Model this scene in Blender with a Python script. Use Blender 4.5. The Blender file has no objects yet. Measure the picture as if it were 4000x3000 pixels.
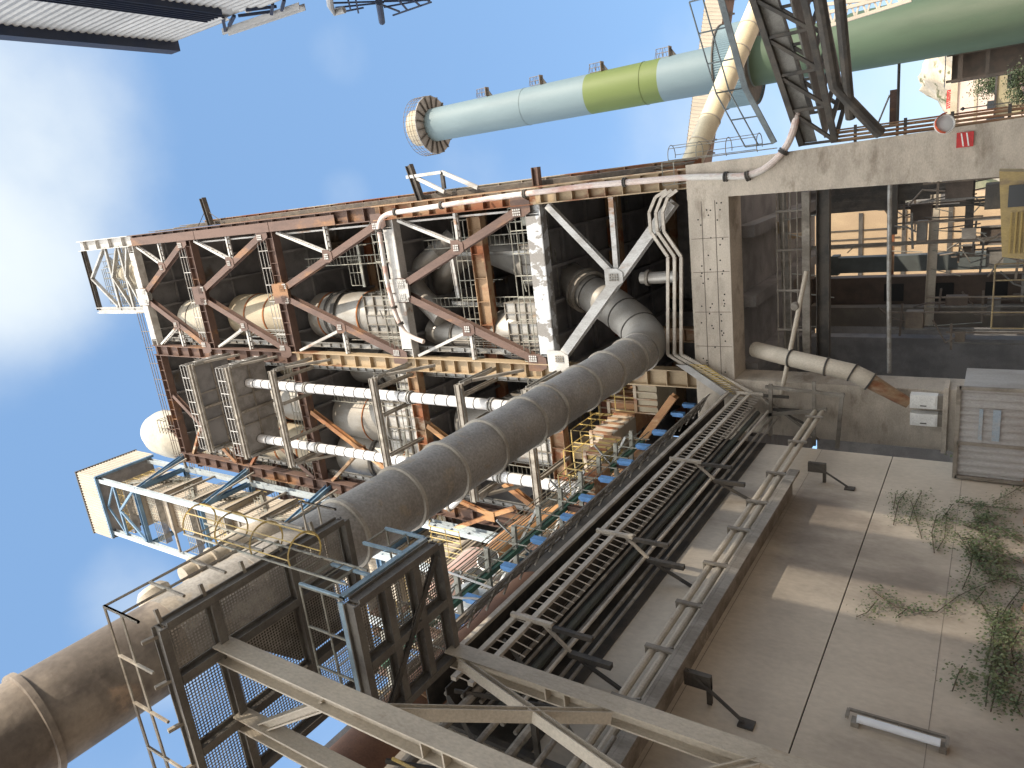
import bpy, bmesh, math, random
from mathutils import Vector as V, Matrix
random.seed(7)
R=math.radians
sc=bpy.context.scene
col=sc.collection
# ---------------------------------------------------------------- camera frame (full photo pixels 4000x3000)
F=2750.0
CZ=V((275,4040,F)).normalized()
vx=-(275*-9800+F*F)/4040
CX=-V((-9800,vx,F)).normalized()
CY=CX.cross(CZ)
if CY.z<0: CY=-CY
EYE=V((0,0,1.6))
def ray(px,py):
    d=V((1500-py,2000-px,F)); return V((d.dot(CX),d.dot(CY),d.dot(CZ)))
def oy(px,py,y):
    r=ray(px,py); return EYE+r*(y/r.y)
def ox(px,py,x):
    r=ray(px,py); return EYE+r*(x/r.x)
def oz(px,py,z):
    r=ray(px,py); return EYE+r*((z-1.6)/r.z)
# ---------------------------------------------------------------- materials
MATS={}
def mat(name,c1,c2=None,scale=2.0,lo=.45,hi=.6,streak=1.0,rough=.65,metal=0.0,bump=.15,c3=None,s3=.6,lo3=.58,hi3=.66,fine=.18,fscale=25,spec=.4,aniso=None):
    m=bpy.data.materials.new(name); m.use_nodes=True; n=m.node_tree; L=n.links.new
    b=n.nodes['Principled BSDF']; b.inputs['Roughness'].default_value=rough; b.inputs['Metallic'].default_value=metal
    b.inputs['Specular IOR Level'].default_value=spec
    tc=n.nodes.new('ShaderNodeTexCoord'); mp=n.nodes.new('ShaderNodeMapping')
    mp.inputs['Scale'].default_value=(1,1,1/streak) if aniso is None else aniso
    L(tc.outputs['Object'],mp.inputs['Vector'])
    def noise(sc_,det=5):
        t=n.nodes.new('ShaderNodeTexNoise'); t.inputs['Scale'].default_value=sc_; t.inputs['Detail'].default_value=det; t.inputs['Roughness'].default_value=.62
        L(mp.outputs[0],t.inputs['Vector']); return t
    def ramp(src,lo,hi):
        r=n.nodes.new('ShaderNodeMapRange'); r.inputs['From Min'].default_value=lo; r.inputs['From Max'].default_value=hi; r.interpolation_type='SMOOTHSTEP'
        L(src,r.inputs['Value']); return r.outputs['Result']
    def mix(f,a,c,mode='MIX'):
        x=n.nodes.new('ShaderNodeMix'); x.data_type='RGBA'; x.blend_type=mode
        if isinstance(f,float): x.inputs[0].default_value=f
        else: L(f,x.inputs[0])
        for s,i in ((a,6),(c,7)):
            if isinstance(s,tuple): x.inputs[i].default_value=(*s,1)
            else: L(s,x.inputs[i])
        return x.outputs[2]
    cur=c1
    if c2: 
        t=noise(scale); cur=mix(ramp(t.outputs['Fac'],lo,hi),c1,c2)
    if c3:
        t3=noise(s3,7); cur=mix(ramp(t3.outputs['Fac'],lo3,hi3),cur,c3)
    tf=noise(fscale,4)
    g=n.nodes.new('ShaderNodeMapRange'); g.inputs['From Min'].default_value=.25; g.inputs['From Max'].default_value=.75
    g.inputs['To Min'].default_value=1-fine; g.inputs['To Max'].default_value=1+fine; L(tf.outputs['Fac'],g.inputs['Value'])
    cc=n.nodes.new('ShaderNodeCombineColor')
    for i in range(3): L(g.outputs[0],cc.inputs[i])
    cur=mix(1.0,cur,cc.outputs[0],'MULTIPLY')
    L(cur,b.inputs['Base Color'])
    if bump:
        bp=n.nodes.new('ShaderNodeBump'); bp.inputs['Strength'].default_value=bump; bp.inputs['Distance'].default_value=.03
        L(tf.outputs['Fac'],bp.inputs['Height']); L(bp.outputs[0],b.inputs['Normal'])
    m['n']=name; MATS[name]=m; return m
RUST=(.20,.075,.03)
brown=mat('brown primer',(.125,.078,.062),(.095,.060,.049),1.2,.4,.65,3,.7,c3=(.24,.125,.06),s3=.5,lo3=.54,hi3=.66,fine=.25)
rusty=mat('rusty steel',(.30,.20,.12),(.22,.085,.04),.7,.44,.56,3,.75,c3=(.42,.36,.28),s3=.4,lo3=.56,hi3=.62)
ochre=mat('ochre rusty cream paint',(.36,.275,.175),(.20,.085,.04),.55,.54,.66,2.5,.6,c3=(.14,.055,.035),s3=.5,lo3=.62,hi3=.68)
white=mat('white paint',(.47,.465,.45),(.34,.325,.305),1.5,.45,.65,3,.55,c3=(.27,.15,.08),s3=.7,lo3=.6,hi3=.68,fine=.22)
peel=mat('peeling white paint',(.20,.19,.18),(.44,.46,.48),1.3,.48,.52,1.6,.6,c3=(.26,.09,.04),s3=.35,lo3=.65,hi3=.70)
pipewhite=mat('white pipe jacket',(.58,.58,.585),(.46,.46,.47),.8,.5,.75,2,.35,metal=.0,c3=(.45,.42,.38),s3=1.3,lo3=.66,hi3=.74)
galv=mat('galvanised steel',(.36,.36,.35),(.25,.24,.22),2,.4,.6,2,.5,metal=.35,c3=(.20,.13,.08),s3=.9,lo3=.64,hi3=.72)
greysteel=mat('grey weathered steel',(.26,.24,.21),(.17,.15,.125),1.5,.4,.62,2,.65,c3=(.36,.33,.28),s3=.8,lo3=.58,hi3=.68)
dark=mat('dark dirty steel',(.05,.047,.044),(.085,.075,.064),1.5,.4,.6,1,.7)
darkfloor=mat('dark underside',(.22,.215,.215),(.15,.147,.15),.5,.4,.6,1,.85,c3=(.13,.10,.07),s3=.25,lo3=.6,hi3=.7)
concrete=mat('board marked concrete',(.50,.445,.375),(.39,.345,.29),.6,.4,.65,1,.9,bump=.4,c3=(.27,.23,.185),s3=.55,lo3=.53,hi3=.7,fscale=14,aniso=(1,1,2.2))
wallcon=mat('stained wall concrete',(.54,.48,.40),(.44,.39,.325),.35,.35,.65,1.8,.9,bump=.12,c3=(.26,.225,.19),s3=.22,lo3=.48,hi3=.7,fscale=9,fine=.1)
duct=mat('dusty grey duct steel',(.33,.315,.295),(.245,.23,.21),.5,.4,.65,1,.8,bump=.25,c3=(.33,.29,.24),s3=1.6,lo3=.56,hi3=.66,fscale=14,fine=.28)
ductrim=mat('duct ring steel',(.42,.39,.34),(.30,.27,.23),1.2,.4,.6,1,.7)
stack=mat('browned duct steel',(.28,.24,.20),(.13,.11,.095),.45,.42,.6,1,.8,bump=.25,c3=(.36,.27,.20),s3=.6,lo3=.6,hi3=.7,fscale=8)
rdduct=mat('rust brown duct',(.17,.085,.05),(.12,.06,.04),.8,.4,.6,1,.8)
cream=mat('cream vessel paint',(.42,.365,.27),(.34,.29,.205),.5,.4,.65,2,.6,c3=(.36,.20,.09),s3=.7,lo3=.64,hi3=.74)
domecream=mat('pale cream insulation',(.43,.40,.33),(.36,.33,.27),.6,.4,.7,1,.7,bump=.3,fscale=3)
vessel=mat('grey vessel steel',(.34,.33,.31),(.27,.25,.22),.7,.4,.62,2,.5,metal=.3,c3=(.38,.26,.16),s3=.5,lo3=.62,hi3=.7)
riserm=mat('dull aluminium duct',(.40,.385,.36),(.32,.30,.27),.6,.4,.65,1,.45,metal=.45)
ringrust=mat('rust ring',(.36,.13,.035),(.22,.08,.03),2,.4,.6,1,.8)
elevc=mat('cream corrugated cladding',(.38,.33,.265),(.33,.285,.225),.6,.4,.65,4,.55,c3=(.36,.27,.18),s3=.5,lo3=.62,hi3=.74,bump=.05)
elevw=mat('chalky white post paint',(.42,.475,.51),(.35,.39,.42),1.2,.45,.65,2,.5,c3=(.36,.22,.12),s3=.9,lo3=.66,hi3=.72)
blue=mat('faded blue steel paint',(.13,.23,.34),(.09,.17,.27),1.2,.4,.6,2,.5,c3=(.28,.36,.42),s3=.8,lo3=.6,hi3=.7)
brblue=mat('bright blue bracket paint',(.12,.28,.58),(.09,.22,.45),2,.4,.6,1,.5)
railmat=mat('grey green rail paint',(.30,.30,.26),(.20,.19,.16),2,.4,.6,1,.55,metal=.2)
darkrail=mat('dark rail steel',(.12,.10,.085),(.17,.14,.11),2,.4,.6,1,.6)
yellow=mat('worn yellow paint',(.50,.36,.11),(.38,.29,.13),1.5,.4,.6,1,.6,c3=(.22,.17,.12),s3=.8,lo3=.62,hi3=.7)
beige=mat('beige beam paint',(.48,.43,.355),(.40,.355,.29),.8,.4,.65,2,.6,c3=(.24,.18,.12),s3=.7,lo3=.62,hi3=.72)
cladr=mat('pale corrugated sheet',(.42,.425,.43),(.33,.335,.34),.4,.4,.65,6,.5,metal=.1,bump=.03)
navy=mat('dark blue gutter paint',(.022,.036,.075),(.03,.042,.075),1,.4,.6,1,.6)
chb=mat('pale blue chimney paint',(.145,.20,.22),(.125,.175,.195),.25,.4,.65,4,.6,bump=.05,fine=.05)
chg=mat('lime green chimney paint',(.108,.145,.037),(.095,.128,.033),.25,.4,.65,4,.6,bump=.05,fine=.05)
chl=mat('dull green chimney paint',(.06,.095,.058),(.045,.072,.043),.18,.38,.65,4,.65,bump=.06,fine=.06,c3=(.075,.097,.065),s3=.12,lo3=.5,hi3=.7)
chd=mat('blue green band paint',(.14,.21,.24),(.12,.18,.21),.4,.4,.6,2,.6)
pink=mat('pinkish insulated sheet',(.40,.28,.25),(.34,.22,.18),.7,.45,.62,1,.6,c3=(.46,.20,.14),s3=.6,lo3=.62,hi3=.68)
orange=mat('orange rusty beam paint',(.40,.22,.10),(.28,.13,.06),.8,.42,.6,2,.6,c3=(.60,.47,.30),s3=.6,lo3=.58,hi3=.66)
green=mat('green machine paint',(.06,.14,.09),(.045,.10,.07),2,.4,.6,1,.5)
redp=mat('red paint',(.50,.03,.03),(.42,.025,.025),3,.4,.6,1,.5)
whitep=mat('clean white',(.78,.78,.76),(.70,.70,.68),2,.4,.6,1,.5,bump=.03)
glassdark=mat('dark glass',(.03,.035,.04),rough=.15,bump=0,fine=.0)
leaf=mat('vine leaf',(.085,.12,.055),(.14,.165,.08),1.5,.4,.6,1,.6,bump=0,c3=(.16,.14,.05),s3=2.5,lo3=.62,hi3=.66,fine=.3)
leaf2=mat('tree leaf',(.045,.07,.03),(.08,.10,.045),.8,.4,.6,1,.6,bump=0,fine=.3)
bark=mat('bark',(.10,.075,.05),(.07,.05,.035),5,.4,.6,3,.9)
soil=mat('red brown soil',(.36,.20,.12),(.27,.15,.09),1.5,.4,.6,1,.95,bump=.6,fscale=8)
groundm=mat('dusty ground',(.44,.36,.28),(.36,.29,.23),.3,.4,.65,1,.95,bump=.4,fscale=6)
roadm=mat('pale dusty concrete road',(.42,.35,.32),(.36,.30,.27),.2,.4,.65,1,.9,bump=.1,fscale=5)
hillm=mat('pale quarry rock',(.50,.42,.31),(.40,.33,.24),.06,.45,.6,.6,.95,bump=.5,c3=(.12,.12,.06),s3=.09,lo3=.56,hi3=.62,fscale=.6)
tanp=mat('tan wall panel',(.44,.33,.21),(.38,.28,.18),.5,.4,.6,2,.8)
black=mat('black rubber',(.02,.02,.02),rough=.8)
# perforated plate: real holes by transparency
def perf(name,c,k,thr):
    m=mat(name,c,tuple(x*.6 for x in c),2,.4,.6,1,.7); n=m.node_tree; L=n.links.new
    out=n.nodes['Material Output']; b=n.nodes['Principled BSDF']
    tc=n.nodes.new('ShaderNodeTexCoord'); sx=n.nodes.new('ShaderNodeSeparateXYZ'); L(tc.outputs['Object'],sx.inputs[0])
    def mth(op,a,c=None):
        x=n.nodes.new('ShaderNodeMath'); x.operation=op
        for i,s in enumerate((a,c)):
            if s is None: continue
            if isinstance(s,(int,float)): x.inputs[i].default_value=s
            else: L(s,x.inputs[i])
        return x.outputs[0]
    a=mth('SINE',mth('MULTIPLY',sx.outputs[0],k)); c_=mth('SINE',mth('MULTIPLY',sx.outputs[1],k))
    hole=mth('GREATER_THAN',mth('ABSOLUTE',mth('MULTIPLY',a,c_)),thr)
    tr=n.nodes.new('ShaderNodeBsdfTransparent'); mx=n.nodes.new('ShaderNodeMixShader')
    L(hole,mx.inputs[0]); L(b.outputs[0],mx.inputs[1]); L(tr.outputs[0],mx.inputs[2]); L(mx.outputs[0],out.inputs['Surface'])
    return m
perfm=perf('perforated floor plate',(.40,.37,.33),math.pi/.062,.40)
perfw=perf('open mesh panel',(.30,.29,.27),math.pi/.06,.5)
# ---------------------------------------------------------------- mesh builder
def frame_of(d,up=None):
    d=d.normalized(); up=V(up) if up is not None else V((0,0,1))
    if abs(d.dot(up.normalized()))>.985: up=V((0,1,0)) if abs(d.y)<.9 else V((1,0,0))
    s=d.cross(up).normalized(); u=s.cross(d).normalized(); return d,s,u
class MB:
    def __init__(s): s.v=[]; s.f=[]
    def quadbox(s,c8):
        o=len(s.v); s.v+=[V(p) for p in c8]
        s.f+=[(o+a,o+b,o+c,o+d) for a,b,c,d in ((0,3,2,1),(4,5,6,7),(0,1,5,4),(1,2,6,5),(2,3,7,6),(3,0,4,7))]
        return s
    def box(s,x0,x1,y0,y1,z0,z1):
        return s.quadbox([(x0,y0,z0),(x1,y0,z0),(x1,y1,z0),(x0,y1,z0),(x0,y0,z1),(x1,y0,z1),(x1,y1,z1),(x0,y1,z1)])
    def bar(s,p,q,w,h,up=None,a=0,b=0):
        # bar p->q; w sideways, h along up; offset a sideways b up
        p=V(p);q=V(q); d,sd,u=frame_of(q-p,up); p=p+sd*a+u*b; q=q+sd*a+u*b
        c=[]
        for o in (p,q):
            c+=[o-sd*w/2-u*h/2,o+sd*w/2-u*h/2,o+sd*w/2+u*h/2,o-sd*w/2+u*h/2]
        return s.quadbox(c)
    def ib(s,p,q,w,h,t=.03,up=None):
        # I section: flanges of width w perpendicular to up, height h along up
        s.bar(p,q,w,t,up,0,h/2-t/2); s.bar(p,q,w,t,up,0,-h/2+t/2); s.bar(p,q,t,h-2*t,up); return s
    def stiff(s,p,q,w,h,n,t=.025,up=None):
        p=V(p);q=V(q); d,sd,u=frame_of(q-p,up)
        for i in range(n):
            c=p.lerp(q,(i+.5)/n); s.bar(c-d*t/2,c+d*t/2,w*.96,h*.9,up)
        return s
    def tube(s,pts,r,n=8,cap=True,r2=None):
        pts=[V(p) for p in pts]; o=len(s.v); k=len(pts); pu=None
        for i,p in enumerate(pts):
            if i==0: d=pts[1]-pts[0]
            elif i==k-1: d=pts[-1]-pts[-2]
            else: d=(pts[i+1]-p).normalized()+(p-pts[i-1]).normalized()
            d=d.normalized()
            if pu is None: _,sd,u=frame_of(d)
            else:
                u=(pu-d*pu.dot(d)).normalized(); sd=d.cross(u)
            pu=u; rr=r if r2 is None else r+(r2-r)*i/(k-1)
            for j in range(n):
                a=2*math.pi*j/n; s.v.append(p+(sd*math.cos(a)+u*math.sin(a))*rr)
        for i in range(k-1):
            for j in range(n):
                j2=(j+1)%n; s.f.append((o+i*n+j,o+i*n+j2,o+(i+1)*n+j2,o+(i+1)*n+j))
        if cap: s.f.append(tuple(o+j for j in range(n))[::-1]); s.f.append(tuple(o+(k-1)*n+j for j in range(n)))
        return s
    def lathe(s,p,d,prof,n=32,cap=True):
        # prof: list of (distance along d, radius)
        p=V(p); d,sd,u=frame_of(V(d)); o=len(s.v)
        for t,r in prof:
            for j in range(n):
                a=2*math.pi*j/n; s.v.append(p+d*t+(sd*math.cos(a)+u*math.sin(a))*r)
        k=len(prof)
        for i in range(k-1):
            for j in range(n):
                j2=(j+1)%n; s.f.append((o+i*n+j,o+i*n+j2,o+(i+1)*n+j2,o+(i+1)*n+j))
        if cap: s.f.append(tuple(o+j for j in range(n))[::-1]); s.f.append(tuple(o+(k-1)*n+j for j in range(n)))
        return s
    def hoop(s,c,d,r,t,n=24,w=None,arc=(0,2*math.pi),up=None):
        c=V(c); _,sd,u=frame_of(V(d),up); full=abs(arc[1]-arc[0]-2*math.pi)<1e-4
        pts=[c+(sd*math.cos(arc[0]+(arc[1]-arc[0])*i/n)+u*math.sin(arc[0]+(arc[1]-arc[0])*i/n))*r for i in range(n+1)]
        return s.tube(pts,t,5,True)
    def plate(s,pts,t):
        # polygon extruded by vector t
        o=len(s.v); k=len(pts); pts=[V(p) for p in pts]; t=V(t)
        s.v+=pts+[p+t for p in pts]
        s.f.append(tuple(range(o,o+k))[::-1]); s.f.append(tuple(range(o+k,o+2*k)))
        for i in range(k): s.f.append((o+i,o+(i+1)%k,o+k+(i+1)%k,o+k+i))
        return s
    def corr(s,p,u,v,pitch=.25,dep=.04,nrm=None):
        # corrugated sheet: ribs run along v, waves along u, thickness 8 mm
        p=V(p);u=V(u);v=V(v); n=nrm if nrm is not None else u.cross(v); n=V(n).normalized(); L_=u.length; ud=u/L_; k=max(1,round(L_/pitch)); st=L_/k
        prof=[]
        for i in range(k):
            for f,dd in ((0,0),(.3,0),(.5,1),(.8,1)): prof.append((i+f,dd))
        prof.append((k,0)); o=len(s.v); m=len(prof)
        for off in (0,.012):
            for q in (p,p+v):
                for f,dd in prof: s.v.append(q+ud*(f*st)+n*(dd*dep-off))
        for i in range(m-1):
            s.f.append((o+i,o+i+1,o+m+i+1,o+m+i)); s.f.append((o+2*m+i+1,o+2*m+i,o+3*m+i,o+3*m+i+1))
            s.f.append((o+i+1,o+i,o+2*m+i,o+2*m+i+1)); s.f.append((o+m+i,o+m+i+1,o+3*m+i+1,o+3*m+i))
        return s
    def rail(s,pts,h=1.05,gap=1.5,r=.024,mids=1,toe=0):
        pts=[V(p) for p in pts]; up=V((0,0,1))
        for k in range(1,mids+2):
            s.tube([p+up*(h*k/(mids+1)) for p in pts],r,5)
        for a,b in zip(pts[:-1],pts[1:]):
            n=max(1,round((b-a).length/gap))
            for i in range(n+1):
                c=a.lerp(b,i/n); s.tube([c,c+up*h],r,5)
            if toe: s.bar(a+up*toe/2,b+up*toe/2,.01,toe)
        return s
    def ladder(s,p,q,side,w=.45,step=.3,r=.02):
        p=V(p);q=V(q);sd=V(side).normalized()
        for k in (-1,1): s.tube([p+sd*k*w/2,q+sd*k*w/2],r,5)
        n=max(2,int((q-p).length/step))
        for i in range(1,n):
            c=p.lerp(q,i/n); s.tube([c-sd*w/2,c+sd*w/2],r*.7,4)
        return s
    def cage(s,p,q,out,rad=.36,gap=.9,r=.015,bars=5):
        p=V(p);q=V(q);out=V(out).normalized(); d=(q-p).normalized(); sd=d.cross(out).normalized(); n=max(1,round((q-p).length/gap))
        def pt(c,a): return c+out*(rad*.5+rad*1.0*math.sin(a))+sd*(rad*math.cos(a))
        for i in range(n+1):
            c=p.lerp(q,i/n); s.tube([pt(c,-.5+(math.pi+1)*j/14) for j in range(15)],r,4)
        for j in range(bars):
            a=-.2+(math.pi+.4)*j/(bars-1); s.tube([pt(p,a),pt(q,a)],r*.8,4)
        return s
    def out(s,name,m,parent=None,smooth=35,**props):
        me=bpy.data.meshes.new(name); off=V((0,0,0)); q=parent
        while q is not None: off+=q.location; q=q.parent
        me.from_pydata([tuple(p-off) for p in s.v],[],s.f); me.validate(); 
        bm=bmesh.new(); bm.from_mesh(me); bmesh.ops.recalc_face_normals(bm,faces=bm.faces); bm.to_mesh(me); bm.free()
        me.polygons.foreach_set('use_smooth',[True]*len(me.polygons)); me.set_sharp_from_angle(angle=R(smooth))
        ms=m if isinstance(m,(list,tuple)) else [m]
        for x in ms: me.materials.append(x)
        o=bpy.data.objects.new(name,me); col.objects.link(o)
        if parent is not None: o.parent=parent
        for k,v in props.items(): o[k]=v
        return o
def thing(name,label,cat,loc=(0,0,0),group=None):
    o=bpy.data.objects.new(name,None); col.objects.link(o); o.location=V(loc); o.empty_display_size=.3
    o['label']=label; o['category']=cat; o['kind']='thing'
    if group: o['group']=group
    return o
def single(mb,name,m,label,cat,group=None,origin=None,**k):
    o=mb.out(name,m,None,**k); o['label']=label; o['category']=cat
    if group: o['group']=group
    return o
def arc(c,a,b,n=8):
    # quarter bend from point a to point b with corner c (quadratic)
    a=V(a);b=V(b);c=V(c); return [a*(1-t)**2+c*2*t*(1-t)+b*t*t for t in [i/n for i in range(n+1)]]
def bend(pts,r=.5,n=6):
    pts=[V(p) for p in pts]; out=[pts[0]]
    for i in range(1,len(pts)-1):
        p=pts[i]; a=pts[i-1]; b=pts[i+1]; k=min(r,(a-p).length*.45,(b-p).length*.45)
        out+=arc(p,p+(a-p).normalized()*k,p+(b-p).normalized()*k,n)
    out.append(pts[-1]); return out
# ---------------------------------------------------------------- camera, sun, sky
cd=bpy.data.cameras.new('camera'); cam=bpy.data.objects.new('camera',cd); col.objects.link(cam)
rt=-V((CX.y,CY.y,CZ.y)); up=V((CX.x,CY.x,CZ.x)); bk=-V((CX.z,CY.z,CZ.z))
cam.matrix_world=Matrix(((rt.x,up.x,bk.x,EYE.x),(rt.y,up.y,bk.y,EYE.y),(rt.z,up.z,bk.z,EYE.z),(0,0,0,1)))
cd.sensor_width=36; cd.lens=F/4000*36; cd.clip_end=6000; cd.clip_start=.1
sc.camera=cam
AZ,EL=R(52),R(29)
sd=V((math.sin(AZ)*math.cos(EL),-math.cos(AZ)*math.cos(EL),math.sin(EL)))
sl=bpy.data.lights.new('sun','SUN'); sl.energy=2.0; sl.angle=R(.5); sl.color=(1,.87,.70)
so=bpy.data.objects.new('sun',sl); col.objects.link(so); so.rotation_euler=sd.to_track_quat('Z','Y').to_euler()
w=bpy.data.worlds.new('World'); sc.world=w; w.use_nodes=True; n=w.node_tree; L=n.links.new
bg=n.nodes['Background']; sky=n.nodes.new('ShaderNodeTexSky'); sky.sky_type='NISHITA'; sky.sun_disc=False
sky.sun_elevation=EL; sky.sun_rotation=math.atan2(sd.x,sd.y); sky.air_density=1.0; sky.dust_density=.25; sky.ozone_density=2.2
tc=n.nodes.new('ShaderNodeTexCoord')
nz=n.nodes.new('ShaderNodeTexNoise'); nz.inputs['Scale'].default_value=2.2; nz.inputs['Detail'].default_value=9; nz.inputs['Roughness'].default_value=.52
mp=n.nodes.new('ShaderNodeMapping'); mp.inputs['Location'].default_value=(.35,.1,.2); mp.inputs['Scale'].default_value=(1,1,1.3)
L(tc.outputs['Generated'],mp.inputs[0]); L(mp.outputs[0],nz.inputs['Vector'])
# a cloud bank high over the scene plus two small puffs: density = noise lifted near given directions
def lift(px,py,k0,k1,amt):
    d=ray(px,py).normalized(); dp=n.nodes.new('ShaderNodeVectorMath'); dp.operation='DOT_PRODUCT'; dp.inputs[1].default_value=d
    nn=n.nodes.new('ShaderNodeVectorMath'); nn.operation='NORMALIZE'; L(tc.outputs['Generated'],nn.inputs[0]); L(nn.outputs[0],dp.inputs[0])
    mr=n.nodes.new('ShaderNodeMapRange'); mr.interpolation_type='SMOOTHSTEP'; mr.inputs['From Min'].default_value=math.cos(R(k1)); mr.inputs['From Max'].default_value=math.cos(R(k0)); mr.inputs['To Max'].default_value=amt
    L(dp.outputs['Value'],mr.inputs['Value']); return mr.outputs[0]
BACKCLOUDS=()
acc=nz.outputs['Fac']
for a in ((-400,520,1,19,.37),(60,1100,1,7,.12),(330,420,1,8,.08),(480,2330,.2,5,.20),(620,2580,.2,4.5,.18),(1330,220,.2,3.2,.13),(1340,740,.2,2.6,.12),(3100,380,1,14,.2))+BACKCLOUDS:
    ad=n.nodes.new('ShaderNodeMath'); ad.operation='ADD'; L(acc,ad.inputs[0]); L(lift(*a),ad.inputs[1]); acc=ad.outputs[0]
# added bright cloud banks out of view, filling the shade with light
def liftd(d,k0,k1,amt):
    dp=n.nodes.new('ShaderNodeVectorMath'); dp.operation='DOT_PRODUCT'; dp.inputs[1].default_value=V(d).normalized(); nn=n.nodes.new('ShaderNodeVectorMath'); nn.operation='NORMALIZE'; L(tc.outputs['Generated'],nn.inputs[0]); L(nn.outputs[0],dp.inputs[0])
    q=n.nodes.new('ShaderNodeMapRange'); q.interpolation_type='SMOOTHSTEP'; q.inputs['From Min'].default_value=math.cos(R(k1)); q.inputs['From Max'].default_value=math.cos(R(k0)); q.inputs['To Max'].default_value=amt
    L(dp.outputs['Value'],q.inputs['Value']); return q.outputs[0]
acc2=nz.outputs['Fac']
for a in (((.3,-1,1.2),15,62,.6),((1,-.3,1.6),6,33,.6),((-.9,-1,.7),10,50,.5)):
    ad=n.nodes.new('ShaderNodeMath'); ad.operation='ADD'; L(acc2,ad.inputs[0]); L(liftd(*a),ad.inputs[1]); acc2=ad.outputs[0]
m2=n.nodes.new('ShaderNodeMapRange'); m2.interpolation_type='SMOOTHSTEP'; m2.inputs['From Min'].default_value=.62; m2.inputs['From Max'].default_value=1.0; L(acc2,m2.inputs['Value'])
mr=n.nodes.new('ShaderNodeMapRange'); mr.interpolation_type='SMOOTHSTEP'; mr.inputs['From Min'].default_value=.5; mr.inputs['From Max'].default_value=1.05; L(acc,mr.inputs['Value'])
mx=n.nodes.new('ShaderNodeMix'); mx.data_type='RGBA'; L(mr.outputs[0],mx.inputs[0])
gm=n.nodes.new('ShaderNodeMix'); gm.data_type='RGBA'; gm.inputs[0].default_value=.75; gm.inputs[7].default_value=(.60,1.07,1.80,1)
L(sky.outputs[0],gm.inputs[6]); L(gm.outputs[2],mx.inputs[6]); mx.inputs[7].default_value=(2.05,2.25,2.4,1)
mb=n.nodes.new('ShaderNodeMix'); mb.data_type='RGBA'; L(m2.outputs[0],mb.inputs[0]); L(mx.outputs[2],mb.inputs[6]); mb.inputs[7].default_value=(8.3,8.3,8.1,1)
L(mb.outputs[2],bg.inputs['Color']); bg.inputs['Strength'].default_value=.145
sc.view_settings.view_transform='Standard'; sc.view_settings.look='None'; sc.view_settings.exposure=1.58; sc.view_settings.gamma=1
# ================================================================ PREHEATER TOWER
XR,XM,XL=-.55,-9.2,-18.4
YF,YM,YB=29.4,37.6,46.0
Z1,Z2,Z3,Z4,Z5,ZP=20.1,29.6,40.0,49.1,56.8,64.9
ZC=12.4
T=thing('preheater_tower','tall rust brown and white braced steel tower rising from the concrete frame, full of ducts','tower',(-9.2,YF,0))
# front columns, web towards the yard
def column(x,y,z0,z1,m,n,w=.8):
    b=MB(); b.ib((x,y,z0),(x,y,z1),.62,w,.05,up=(1,0,0)); b.stiff((x,y-.0,z0),(x,y,z1),.60,w,n,.03,up=(1,0,0)); return b.out('column',m,T)
for x,segs in ((XR,((ZC,Z1-.1,ochre,9),(Z1-.1,Z2+1,rusty,9),(Z2+1,Z3,brown,7),(Z3,Z5,brown,12),(Z5,ZP,white,4))),
               (XM,((ZC,Z1,ochre,8),(Z1,Z2,ochre,10),(Z2,Z3,ochre,8),(Z3,Z5+.6,brown,12))),
               (XL,((ZC,Z1,rusty,7),(Z1,Z3,brown,14),(Z3,Z5+.6,brown,12)))):
    for z0,z1,m,k in segs: column(x,YF,z0,z1,m,k)
# cover plate on the brown upper corner column
b=MB(); 
for z0,z1 in ((Z2+4,Z3-.3),(Z3-.3,Z4-1.2),(Z4-1.2,Z5-.5)): b.box(XR-.38,XR+.2,YF-.36,YF-.325,z0+.03,z1-.03)
b.out('cover_plate',brown,T)
for x in (XR,XM,XL):
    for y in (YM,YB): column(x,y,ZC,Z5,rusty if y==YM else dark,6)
# second flange line and cable run beside the corner column
b=MB(); b.ib((XR+.62,YF+1.5,ZC),(XR+.62,YF+1.5,Z4),.3,.4,.04,up=(1,0,0)); b.stiff((XR+.62,YF+1.5,ZC),(XR+.62,YF+1.5,Z4),.3,.4,26,.03,up=(1,0,0)); b.out('edge_channel',rusty,T)
b=MB()
for i in range(5): b.tube([(XR+.45+.05*i,YF+1.0,ZC+random.random()*3),(XR+.45+.05*i,YF+1.0,Z5-random.random()*12)],.025,4)
b.out('cable_run',darkrail,T)
# floor beams along the front, web towards the yard
LV=((Z1,peel,rusty,.85),(Z2,white,rusty,.8),(Z3,brown,brown,.75),(Z4,brown,brown,.75),(Z5,white,brown,.75))
for z,mr_,ml,h in LV:
    for x0,x1,m in ((XM+.42,XR-.42,mr_),(XL+.42,XM-.42,ml)):
        b=MB(); b.ib((x0,YF,z),(x1,YF,z),.55,h,.045); b.stiff((x0,YF,z),(x1,YF,z),.5,h,10,.025)
        if m in (white,peel): 
            # cover plate on the white beams
            b.box(x0+.5,x1-.5,YF-.29,YF-.275,z-h/2+.03,z+h/2-.03)
        b.out('floor_beam',m,T)
    for y in (YM,YB):
        b=MB(); b.ib((XL+.42,y,z-.1),(XM-.42,y,z-.1),.4,.8,.04); b.ib((XM+.42,y,z-.1),(XR-.42,y,z-.1),.4,.8,.04); b.out('floor_beam',rusty,T)
    # deck with joists, seen from below
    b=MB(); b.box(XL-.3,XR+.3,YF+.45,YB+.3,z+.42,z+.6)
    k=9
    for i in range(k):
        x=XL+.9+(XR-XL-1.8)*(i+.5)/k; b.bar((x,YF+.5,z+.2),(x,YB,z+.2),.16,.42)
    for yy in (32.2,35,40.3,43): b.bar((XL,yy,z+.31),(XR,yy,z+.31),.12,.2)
    b.out('floor_deck',darkfloor,T)
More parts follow.
